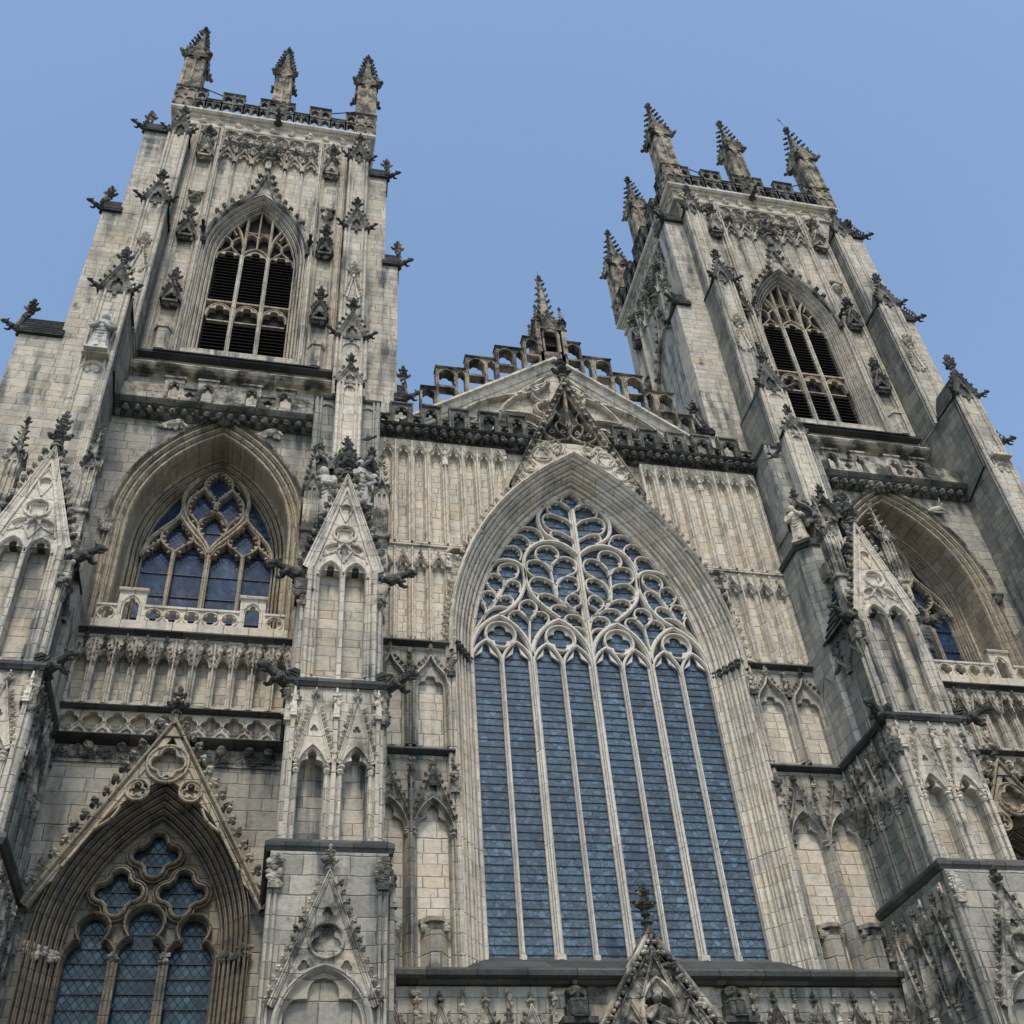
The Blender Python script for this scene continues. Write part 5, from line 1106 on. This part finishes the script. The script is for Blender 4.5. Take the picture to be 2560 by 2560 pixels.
m_ = MB(); m_.box(b+.42, b+.432, -.36, .89, 30.2, 37.7); m_.build('stained_flank', 'blue', o)
m_ = MB(); relief(m_, b, -.45, 33.4, 2.3, .24); m_.build('carving', 'cleancarve', o)
head(o, b, .43, -.45, .9, 37.8, 1.42)
m_ = MB(); vstage(m_, b, .38, .25, .95, 37.8, 44.3); m_.build('upper_stage', 'tower', o)
m_ = MB(); m_.box(b+.38, b+.392, .3, .89, 38.0, 44.2); m_.build('stained_flank', 'blue', o)
head(o, b, .39, .25, .9, 44.3, 1.45, L=.5, fh=.8)
m_ = MB(); m_.tube([(BO+.62, -1.85, 29.9), (BO+.62, -1.7, 26.4), (BO+.62, -.3, 25.9)], .05, 6); m_.build('downpipe', 'iron', o)
# side buttresses: stepped, with slated saddles ending in beasts and cross finials
def side_buttress(sx, steps, base):
    o = None
    for i, (xp, z0, z1) in enumerate(steps):
        m_ = MB(); y0, y1 = .84, 1.7; x0, x1 = sorted((sx*3.9, sx*xp)); m_.box(x0, x1, y0, y1, z0, z1)
        if o is None: o = m_.build('buttress', 'tower', TW)
        else: m_.build('upper_stage', 'tower', o)
        xin = steps[i+1][0]-.1 if i+1 < len(steps) else 4.25
        r = MB(); ym = (y0+y1)/2; h = 1.25; a, c = sx*(xp+.06), sx*xin
        r.add([(a, y0-.1, z1), (a, ym, z1+h), (a, y1+.1, z1), (c, y0-.1, z1), (c, ym, z1+h), (c, y1+.1, z1)], [(0, 1, 4, 3), (1, 2, 5, 4), (0, 1, 2), (3, 4, 5), (0, 3, 5, 2)])
        for k in range(6): t = k/6; r.box(*sorted((a, c)), y0-.12+t*.53-.03, y0-.1+t*.53+.02, z1+h*t-.03, z1+h*t+.05)
        r.box(*sorted((a, c)), y0-.14, y1+.14, z1-.14, z1-.01); r.build('roof', 'roof', o)
        g = MB(); g.push((sx*xp, ym, 0), math.pi/2*sx); gable(g, 0, z1, .5, h+.1, -.12, t=.08, rw=.08, crk=.16, fh=.95, back=.05); g.build('gablet', 'carved', o)
        g = MB(); gargoyle(g, (sx*(xp-.05), y0+.05, z1+.05), (0 if sx > 0 else math.pi)-sx*.45, .72); g.build('gargoyle', 'sooty', o)
    return o
side_buttress(1, [(6.0, 26.9, 29.4), (5.75, 29.4, 37.6), (5.2, 37.6, 44.2)], 0)
side_buttress(-1, [(7.42, GZ, 30.75), (6.08, 30.7, 38.7), (5.45, 38.6, 45.2)], 0)
pin_ = MB(); pin_.box(-7.5, -5.2, .84, .86, GZ, 14.0) if 0 else None

# ---- balcony over the aisle window
st = MB(); st.sweep([(-3.5, 26.55), (3.0, 26.55)], [(.2, .0), (.2, -.44), (.14, -.5), (.08, -.46), (.0, -.38), (-.06, -.3), (-.12, -.12), (-.4, -.06), (-.4, .1)])
n_ = 17
for i in range(n_):
    x = -3.3+(i+.5)*6.2/n_; st.lump((x, -.32, 26.27), (.14, .16, .14)); st.lump((x+random.uniform(-.06, .06), -.38, 26.2), .075)
    for _ in range(3): st.lump((x+random.uniform(-.15, .15), -.22, 26.2+random.uniform(-.12, .12)), (.07, .1, .07))
st.build('corbel_frieze', 'grime', TW)
bp_ = MB(); y0, y1 = -.45, -.25
xs = [-3.35, -2.75, -2.06, -1.44, -1.0, -.37, -.33, .45, 1.05, 1.54, 2.18, 2.6, 2.95]
for i in range(12):
    x0, x1 = xs[i], xs[i+1]; xc = (x0+x1)/2; w = x1-x0
    if i in (2, 4, 7, 9) or (i in (1, 11) and 0):
        bp_.plate([rect(x0, x1, 26.75, 27.76), cusped(w*.29, 27.25, .3, 26.82, xc=xc, depth=w*.1)[::-1]], y0, y1, True); bp_.sweep([(x0-.03, 27.76), (x1+.03, 27.76)], [(.06, y1), (.06, y0-.06), (-.02, y0-.06), (-.04, y0)])
        bp_.sweep(arch(w*.33, 27.25, .35, 26.82, xc=xc), [(.05, y0), (.04, y0-.04), (0, y0-.03), (-.02, y0+.05)])
    elif w > .3 and i in (3, 8):
        bp_.plate([rect(x0, x1, 26.75, 27.3), foil(xc, 27.0, .08, .075, 4, 0, 28)[::-1]], y0, y1, True); bp_.sweep([(x0, 27.3), (x1, 27.3)], [(.05, y1), (.05, y0-.05), (-.02, y0-.05), (-.03, y0)])
    else: bp_.box(x0, x1, y0+.02, y1, 26.75, 27.7 if i in (5, 6) else 27.45)
BPO = bp_.build('balcony_parapet', 'carved', TW)
st = MB(); st.sweep([(-3.5, 29.4), (3.5, 29.4)], [(.3, .95), (.25, .55), (.1, .45), (.0, .5), (-.1, .6), (-.15, .8), (-.3, .95)]); st.build('string_course', 'carved', TW)
fl = MB(); fl.box(-3.4, 4.2, -.3, 1.0, 26.6, 26.78); fl.build('balcony_floor', 'dark', TW)

# ---- aisle window
w = MB(); w.sweep(aarch(0, 17.7), mould(.95, -.12, .42, .14, 3)+[(.41, 1.15)]+mould(.34, 1.15, 0, 1.62, 3)[0:])
AW = w.build('aisle_window', 'brown', TW)
w = MB(); w.sweep(aarch(.92, 21.6), [(.0, .0), (.02, -.16), (.08, -.2), (.12, -.1), (.12, .02)])
for sx in (-1, 1): carve(w, sx*2.93-.15, sx*2.93+.15, 21.35, 21.7, -.15, 12, .11)
w.build('hood_mould', 'carved', AW)
for k in (-1, 0, 1):
    m_ = MB(); m_.sweep([(k*1.04, 17.75), (k*1.04, 21.9)], bar(.085 if k == 0 else .06, 1.3, 1.66)); m_.build('mullion', 'brown', AW)
t = MB()
for c in AE:
    q = cat(c, 5); t.sweep(q, bar(.062, 1.28, 1.66)); t.sweep(mir(q)[::-1], bar(.062, 1.28, 1.66))
for c in AF:
    q = cat(c, 5)
    for sg in (1, -1):
        pth = q if sg == 1 else mir(q)[::-1]; t.sweep(pth, bar(.036, 1.32, 1.66)); D_ = dens(pth, 40); seg = np.diff(D_, axis=0); cr_ = seg[:-1, 0]*seg[1:, 1]-seg[:-1, 1]*seg[1:, 0]
        L_ = np.hypot(seg[:, 0], seg[:, 1]).sum()
        for fr in np.arange(.14, .95, .12 if L_ > 1 else .2):          # saw-toothed cusping
            i = int(fr*39); i = min(max(i, 2), 36); d = D_[i+1]-D_[i-1]; d = d/max(np.hypot(*d), 1e-6)
            for sd_ in (1, -1):
                if cr_[max(i-3, 0):i+3].sum()*sd_ < .2*np.abs(cr_).max(): continue
                nn_ = np.array((-d[1], d[0]))*sd_; p = D_[i]+nn_*.03; t.plate([[tuple(p-d*.07), tuple(p+nn_*.12), tuple(p+d*.07)]], 1.38, 1.64)
t.build('tracery', 'brown', AW)
for k in range(4):
    x0 = (-1.94, -1.04, 0, 1.04)[k]; x1 = (-1.04, 0, 1.04, 1.94)[k]; g = MB(); g.add([(x0, 1.64, 17.75), (x1, 1.64, 17.75), (x1, 1.64, 21.6), (x0, 1.64, 21.6)], [(0, 1, 2, 3)]); g.build('window_glass', 'glass_aisle', AW)
g = MB(); g.plate([[(-1.94, 21.6)]+aarch(0)[1:-1]+[(1.94, 21.6)]], 1.64, 1.66); g.build('window_glass', 'glass_aisle', AW)
s = MB()
for z in (18.6, 19.45, 20.3, 21.15, 22.0, 22.9): s.box(-1.94, 1.94, 1.60, 1.63, z, z+.02)
s.build('saddle_bar', 'bar', AW)
s = MB(); s.box(-2.85, 2.85, -.1, 1.7, 17.6, 17.75); s.build('sill', 'wall', AW)
# quatrefoil balustrade in front of it
bl = MB(); y0, y1 = -.34, -.16
bl.box(-2.6, 2.6, -.42, .0, 17.66, 17.92)
def qf(x0, x1, z1): bl.plate([rect(x0, x1, 17.9, z1), foil((x0+x1)/2, 18.17, .115, .095, 4, 0, 40)[::-1]], y0, y1, True); bl.sweep([(x0, z1), (x1, z1)], [(.05, y1), (.05, y0-.05), (-.02, y0-.05), (-.04, y0)]); bl.sweep(circ((x0+x1)/2, 18.17, .215, 24), [(.02, y0), (.01, y0-.03), (-.02, y0-.03), (-.03, y0)], closed=True)
for i in range(5): qf(-1.3+i*.508, -1.3+(i+1)*.508, 18.44)
qf(-2.55, -2.02, 18.42); qf(1.94, 2.5, 18.42)
for x0, x1 in ((-2.02, -1.3), (1.24, 1.94)):
    xc = (x0+x1)/2; bl.plate([rect(x0, x1, 17.9, 18.97), cusped(.2, 18.4, .34, 17.92, xc=xc, depth=.06)[::-1]], y0, y1, True); bl.sweep([(x0-.04, 18.97), (x1+.04, 18.97)], [(.06, y1), (.06, y0-.08), (-.02, y0-.07), (-.05, y0)]); bl.sweep(arch(.24, 18.4, .4, 17.92, xc=xc), [(.05, y0), (.04, y0-.04), (0, y0-.03), (-.02, y0+.05)])
bl.build('balustrade', 'jamb', TW)
# ---- arcade, friezes and strings under it
st = MB(); st.sweep([(-2.85, 17.58), (2.85, 17.58)], [(.08, .0), (.06, -.42), (.0, -.48), (-.05, -.36), (-.1, -.3), (-.12, 0)]); st.build('string_course', 'dark', TW)
for k in range(-1, 12):
    u = -2.62+.515*k; aq = MB(); ac = MB()
    if abs(u) > 2.9: continue
    bay(aq, u-.2575, u+.2575, 15.32, 17.5, -.3, .26, .17, 16.62, .3, zb=15.42, mo=.035, cus=.25)
    aq.sweep([(u+.2575, 15.32), (u+.2575, 17.3)], [(-.04, -.29), (-.04, -.36), (-.015, -.4), (.015, -.4), (.04, -.36), (.04, -.29)])
    for e_ in (-.19, .19): aq.prism([(u+e_+.03*math.cos(a), -.31+.03*math.sin(a)) for a in [i*math.pi/3 for i in range(6)]], 15.35, 16.6)
    gable(ac, u, 16.55, .2, .62, -.42, t=.05, rw=.035, crk=.09, csp=.13, fh=.33, fill=False, back=.12)
    carve(ac, u+.2, u+.31, 16.9, 17.4, -.36, 6, .05)
    ao = aq.build('arcade_niche', 'wall', TW); ac.build('gablet', 'carved', ao)
st = MB()
for z in (15.26, 14.42): st.sweep([(-2.95, z), (2.95, z)], [(.08, .0), (.06, -.36), (.0, -.42), (-.05, -.3), (-.1, 0)])
st.build('string_course', 'dark', TW)
fz = MB(); x = -2.9
while x < 2.8:
    fz.plate([rect(x, x+.58, 14.5, 15.2), foil(x+.29, 14.88, .12, .13, 4, 0, 32)[::-1]], -.22, -.04); fz.sweep(foil(x+.29, 14.88, .13, .14, 4, 0, 32), [(.03, -.22), (.02, -.27), (-.01, -.25), (-.03, -.18)], closed=True)
    fz.sweep(ogee(.15, 14.52, .2, xc=x+.58), [(.03, -.22), (.02, -.28), (-.02, -.27), (-.03, -.22)]); x += .58
fz.add([(-2.9, -.05, 14.5), (2.9, -.05, 14.5), (2.9, -.05, 15.2), (-2.9, -.05, 15.2)], [(0, 1, 2, 3)])
fz.build('frieze', 'wall', TW)
for x0, x1 in ((-2.8, -.95), (.75, 2.7)):
    fz = MB(); carve(fz, x0, x1, 13.92, 14.22, -.02, 75, .085, .9); fz.box(x0, x1, -.05, .01, 13.82, 13.9); fz.box(x0, x1, -.03, .01, 13.88, 14.28)
    for x in (-2.0, -1.2, 1.2, 1.9, 2.4):
        if x0 < x < x1: fz.lump((x, -.16, 14.22), (.14, .16, .12))
    fz.build('leaf_frieze', 'carved', TW)
# ---- lower window with its gable
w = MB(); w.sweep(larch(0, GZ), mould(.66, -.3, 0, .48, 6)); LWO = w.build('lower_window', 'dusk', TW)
w = MB()
holes = [foil(-.02, 11.66, .35, .32, 4, math.pi/2, 44), foil(-.75, 10.72, .35, .32, 4, math.pi/2, 44), foil(.71, 10.72, .35, .32, 4, math.pi/2, 44)]
def tre(xc, hw, zs, zt):
    A_ = [(xc-hw, GZ+3), (xc-hw, zs), (xc-hw*.93, zs+.22), (xc-hw*.7, zs+.4), (xc-hw*.45, zs+.46)]; r = zt-zs-.52; c = zs+.52+r*.45
    B_ = [(xc+r*.62*math.cos(a), c+r*.6*math.sin(a)) for a in np.linspace(math.pi*1.22, -math.pi*.22, 14)]
    return A_+B_+[(2*xc-x, z) for x, z in A_[::-1]]
hs2 = [tre(-1.14, .52, 9.12, 10.14), tre(-.03, .51, 9.22, 10.36), tre(1.08, .52, 9.12, 10.14)]
w.plate([[(-1.75, GZ+2.9)]+larch(.03)[0:]+[(1.75, GZ+2.9)]]+[h[::-1] for h in holes]+[h[::-1] for h in hs2], .56, .72)
for h in holes: w.sweep(h, [(.15, .56), (.14, .40), (.10, .33), (.06, .36), (.04, .46), (.015, .40), (-.01, .42), (-.025, .6)], closed=True)
for h in hs2: w.sweep(h, [(.11, .56), (.10, .40), (.07, .33), (.04, .36), (.02, .45), (-.005, .41), (-.02, .6)])
for u in (-.58, .52):
    for du, r in ((0, .06), (-.08, .035), (.08, .035)): w.prism([(u+du+r*math.cos(a), .38+r*math.sin(a)) for a in [i*math.pi/3 for i in range(6)]], GZ+3, 9.15)
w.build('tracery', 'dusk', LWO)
for u in (-.58, .52): c = MB(); carve(c, u-.1, u+.1, 9.1, 9.3, .34, 12, .06); c.build('capital', 'carved', LWO)
for sx in (-1, 1):
    c = MB()
    for k in range(5): carve(c, sx*(1.8+.13*k)-.08, sx*(1.8+.13*k)+.08, 9.1, 9.32, .35-.13*k, 8, .075)
    c.build('capital', 'carved', LWO)
for x0, x1 in ((-1.7, -.58), (-.58, .52), (.52, 1.7)): g = MB(); g.add([(x0, .68, GZ+3), (x1, .68, GZ+3), (x1, .68, 10.6), (x0, .68, 10.6)], [(0, 1, 2, 3)]); g.build('window_glass', 'glass_low', LWO)
g = MB(); g.plate([[(-1.5, 10.6), (1.5, 10.6), (.7, 12.3), (-.7, 12.3)]], .68, .70); g.build('window_glass', 'glass_low', LWO)
s = MB(); z = 5.2
while z < 12.1: hw = 1.65 if z < 9.6 else 1.45-(z-9.6)*.35; s.box(-hw, hw, .645, .67, z, z+.024); z += .33
s.build('saddle_bar', 'bar', LWO)
gb_ = MB(); gp = [(-2.62, 10.1), (0, 14.85), (2.62, 10.1)]
gb_.plate([[(x, z) for x, z in larch(.6) if z > 10.3]+[(2.5, 10.35), (0, 14.8), (-2.5, 10.35)]], -.3, -.05) if 0 else None
gb_.plate([[(-2.45, 10.35), (0, 14.75), (2.45, 10.35)]+[(x, z) for x, z in larch(.6)[::-1] if z > 10.4], foil(-.02, 13.68, .23, .2, 4, math.pi/2, 36), foil(-.02, 14.3, .07, .075, 3, math.pi/2, 20), foil(-.62, 12.97, .12, .11, 3, .5, 24), foil(.6, 12.97, .12, .11, 3, math.pi-.5, 24)], -.34, -.12)
gb_.plate([[(-1.6, 11.95)]+[(x, z) for x, z in larch(.62) if z > 12.0]+[(1.6, 11.95), (0, 14.7)]], -.16, -.1)
gb_.sweep(circ(-.02, 13.68, .5, 28), bar(.04, -.42, -.33), closed=True)
gb_.sweep(gp, [(-.12, -.1), (-.12, -.3), (-.09, -.38), (-.05, -.38), (-.03, -.3), (.0, -.34), (.02, -.44), (.06, -.46), (.08, -.42), (.1, 0)])
gb_.sweep([(-2.0, 11.0), (0, 14.55), (2.0, 11.0)], [(-.05, -.3), (-.05, -.38), (.05, -.38), (.05, -.3)])
GBO = gb_.build('window_gable', 'brown', LWO)
for sx in (-1, 1): gc = MB(); crockets(gc, [(sx*2.66, 10.1), (sx*.02, 14.9)], .36, .3, -.38, .5, .4, flip=-sx); gc.build('crocket_row', 'carved', GBO)
gc = MB(); gc.sweep(foil(-.02, 13.68, .23, .2, 4, math.pi/2, 36), bar(.035, -.43, -.3), closed=True)
for sx in (-1, 1): gc.sweep(circ(sx*.63, 12.95, .27, 22), bar(.03, -.42, -.3), closed=True); gc.sweep(foil(sx*.63, 12.95, .11, .11, 3, math.pi/2, 24), bar(.025, -.4, -.3), closed=True); gc.sweep(cat([(sx*.95, 12.5), (sx*1.1, 12.2), (sx*1.45, 11.9)], 4), bar(.03, -.42, -.3))
gc.build('tracery', 'brown', GBO)
gf = MB(); gf.prism([(.07*math.cos(a), -.38+.07*math.sin(a)) for a in [i*math.pi/4 for i in range(8)]], 14.8, 15.3); finial(gf, 0, -.38, 14.95, .95); gf.build('finial', 'carved', GBO)

# ---- right-hand tower: the same tower mirrored
T2 = copy_tree(TW); T2.location = (TX, 0, GZ); T2.scale = (-1, 1, 1)
T2['label'] = 'stone bell tower with a thin rod on its outermost pinnacle, right of the church front'
# ================================================================ statues, birds, rods
sx_ = -TX
statue('statue', (sx_-3.97, -2.08, 26.78), 1.75, 'pale robed statue on a bracket high on the outer buttress of the left tower', 'white', 0)
for i, (u, y, z, h, rz, lab) in enumerate(((-.62, -1.75, 21.0, 1.95, -.5, 'white statue under canopies behind a buttress gable, leftmost of the group'),
                                         (.42, -2.0, 21.35, 1.8, .2, 'white statue close right of the black finial on the buttress gable'),
                                         (.82, -1.75, 20.9, 1.95, .6, 'white statue with a large head, rightmost of the group above a buttress gable'))):
    statue('statue', (sx_+BI+u, y, z), h, lab, 'white', rz, arm=(-1 if i == 2 else 0), group='white statues on the buttress left of the great window')
statue('statue', (TX-BI-.98, -1.42, 22.1), 1.5, 'brownish standing statue in a niche on the inner buttress of the right tower', 'cleancarve', -.7, arm=1)
def recliner(loc, label, up):
    m_ = MB(); m_.tube([(-.55, 0, .0), (-.2, -.06, .08), (.15, -.08, .14), (.42, -.05, .26)], [.08, .15, .17, .1], 8)
    m_.tube([(-.5, 0, .02), (-.7, -.05, -.1), (-.85, -.03, -.02)], [.09, .07, .05], 7); m_.tube([(.3, -.08, .2), (.5, -.16, .02), (.62, -.16, -.1)], [.08, .06, .04], 7)
    if up: m_.lump((.5, -.08, .4), (.11, .12, .14)); m_.tube([(.4, -.1, .25), (.3, -.2, .5), (.36, -.22, .75)], [.06, .05, .03], 6); m_.tube([(-.3, -.1, -.06), (.5, -.12, -.08)], .05, 6)
    else: carve(m_, -.6, .6, -.16, .1, -.04, 14, .1)
    o = m_.build('relief_figure', 'cleancarve', None); o.location = loc; o.scale = (.62, .8, .8); return tag(o, label, 'carved figure')
recliner((sx_-1.55, -.06, 25.9), 'pale headless reclining figure carved on the wall above the left tower arch', False)
recliner((sx_+1.5, -.06, 25.92), 'small worn carved figure right of the left tower arch point', False)
recliner((TX+1.95, -.08, 25.4), 'pale crouching figure with raised arm on the wall beside the right tower arch', True)
def pigeon(loc, label, fly, rz):
    m_ = MB(); m_.tube([(-.17, 0, 0), (-.1, 0, 0), (0, 0, .01), (.1, 0, .03), (.15, 0, .05), (.19, 0, .05)], [.02, .05, .07, .055, .035, .03], 8); m_.lump((.2, 0, .065), .036); m_.tube([(.22, 0, .06), (.26, 0, .05)], [.012, .003], 5)
    m_.add([(-.12, -.03, .0), (-.12, .03, .0), (-.30, .06, .0), (-.30, -.06, .0), (-.12, 0, .02), (-.3, 0, .015)], [(0, 1, 2, 3), (0, 4, 5, 3), (4, 1, 2, 5)])
    for s_ in (-1, 1):
        if fly:
            w = [(.1, s_*.05, .03), (.12, s_*.2, .12), (.04, s_*.36, .16), (-.08, s_*.42, .13), (-.04, s_*.25, .09), (-.08, s_*.06, .02)]
        else: w = [(.08, s_*.05, .04), (.0, s_*.085, .03), (-.22, s_*.05, -.01), (-.2, s_*.02, .03), (-.05, s_*.05, .06)]
        k = len(w); m_.add(w+[(x, y, z+.014) for x, y, z in w], [tuple(range(k)), tuple(range(2*k-1, k-1, -1))]+[(i, (i+1) % k, (i+1) % k+k, i+k) for i in range(k)])
        if not fly: m_.tube([(.0, s_*.03, -.04), (.01, s_*.03, -.11)], .008, 5)
    o = m_.build('pigeon', 'feather', None, smooth=True); o.location = loc; o.rotation_euler = (0, 0, rz); return tag(o, label, 'bird')
pigeon(BIRD, 'dark pigeon in flight in front of the right tower buttress', True, .35)
pigeon((sx_+BI+.62, -1.95, 24.28), 'dark pigeon perched on a canopy above the white statues', False, 2.6)
rod = MB(); rod.tube([(0, 0, 0), (-.03, 0, .5), (-.02, 0, .75), (-.14, 0, 1.05), (-.16, 0, 1.25)], .022, 6); rod.tube([(-.16, 0, 1.15), (-.19, 0, 1.4)], .05, 6)
ro = rod.build('lightning_rod', 'iron', None); ro.location = (TX+4.13, TC-4.13, 55.7); tag(ro, 'thin bent metal rod with a small head on top of the outermost right pinnacle', 'lightning rod')
rod = MB(); rod.tube([(0, 0, 0), (0, 0, 5.2)], .035, 6); rod.lump((0, 0, 5.2), .08)
ro = rod.build('flagpole', 'iron', None); ro.location = (TX-3.0, TC-1.5, 47.2); tag(ro, 'thin pole standing behind the right tower battlements', 'flagpole')
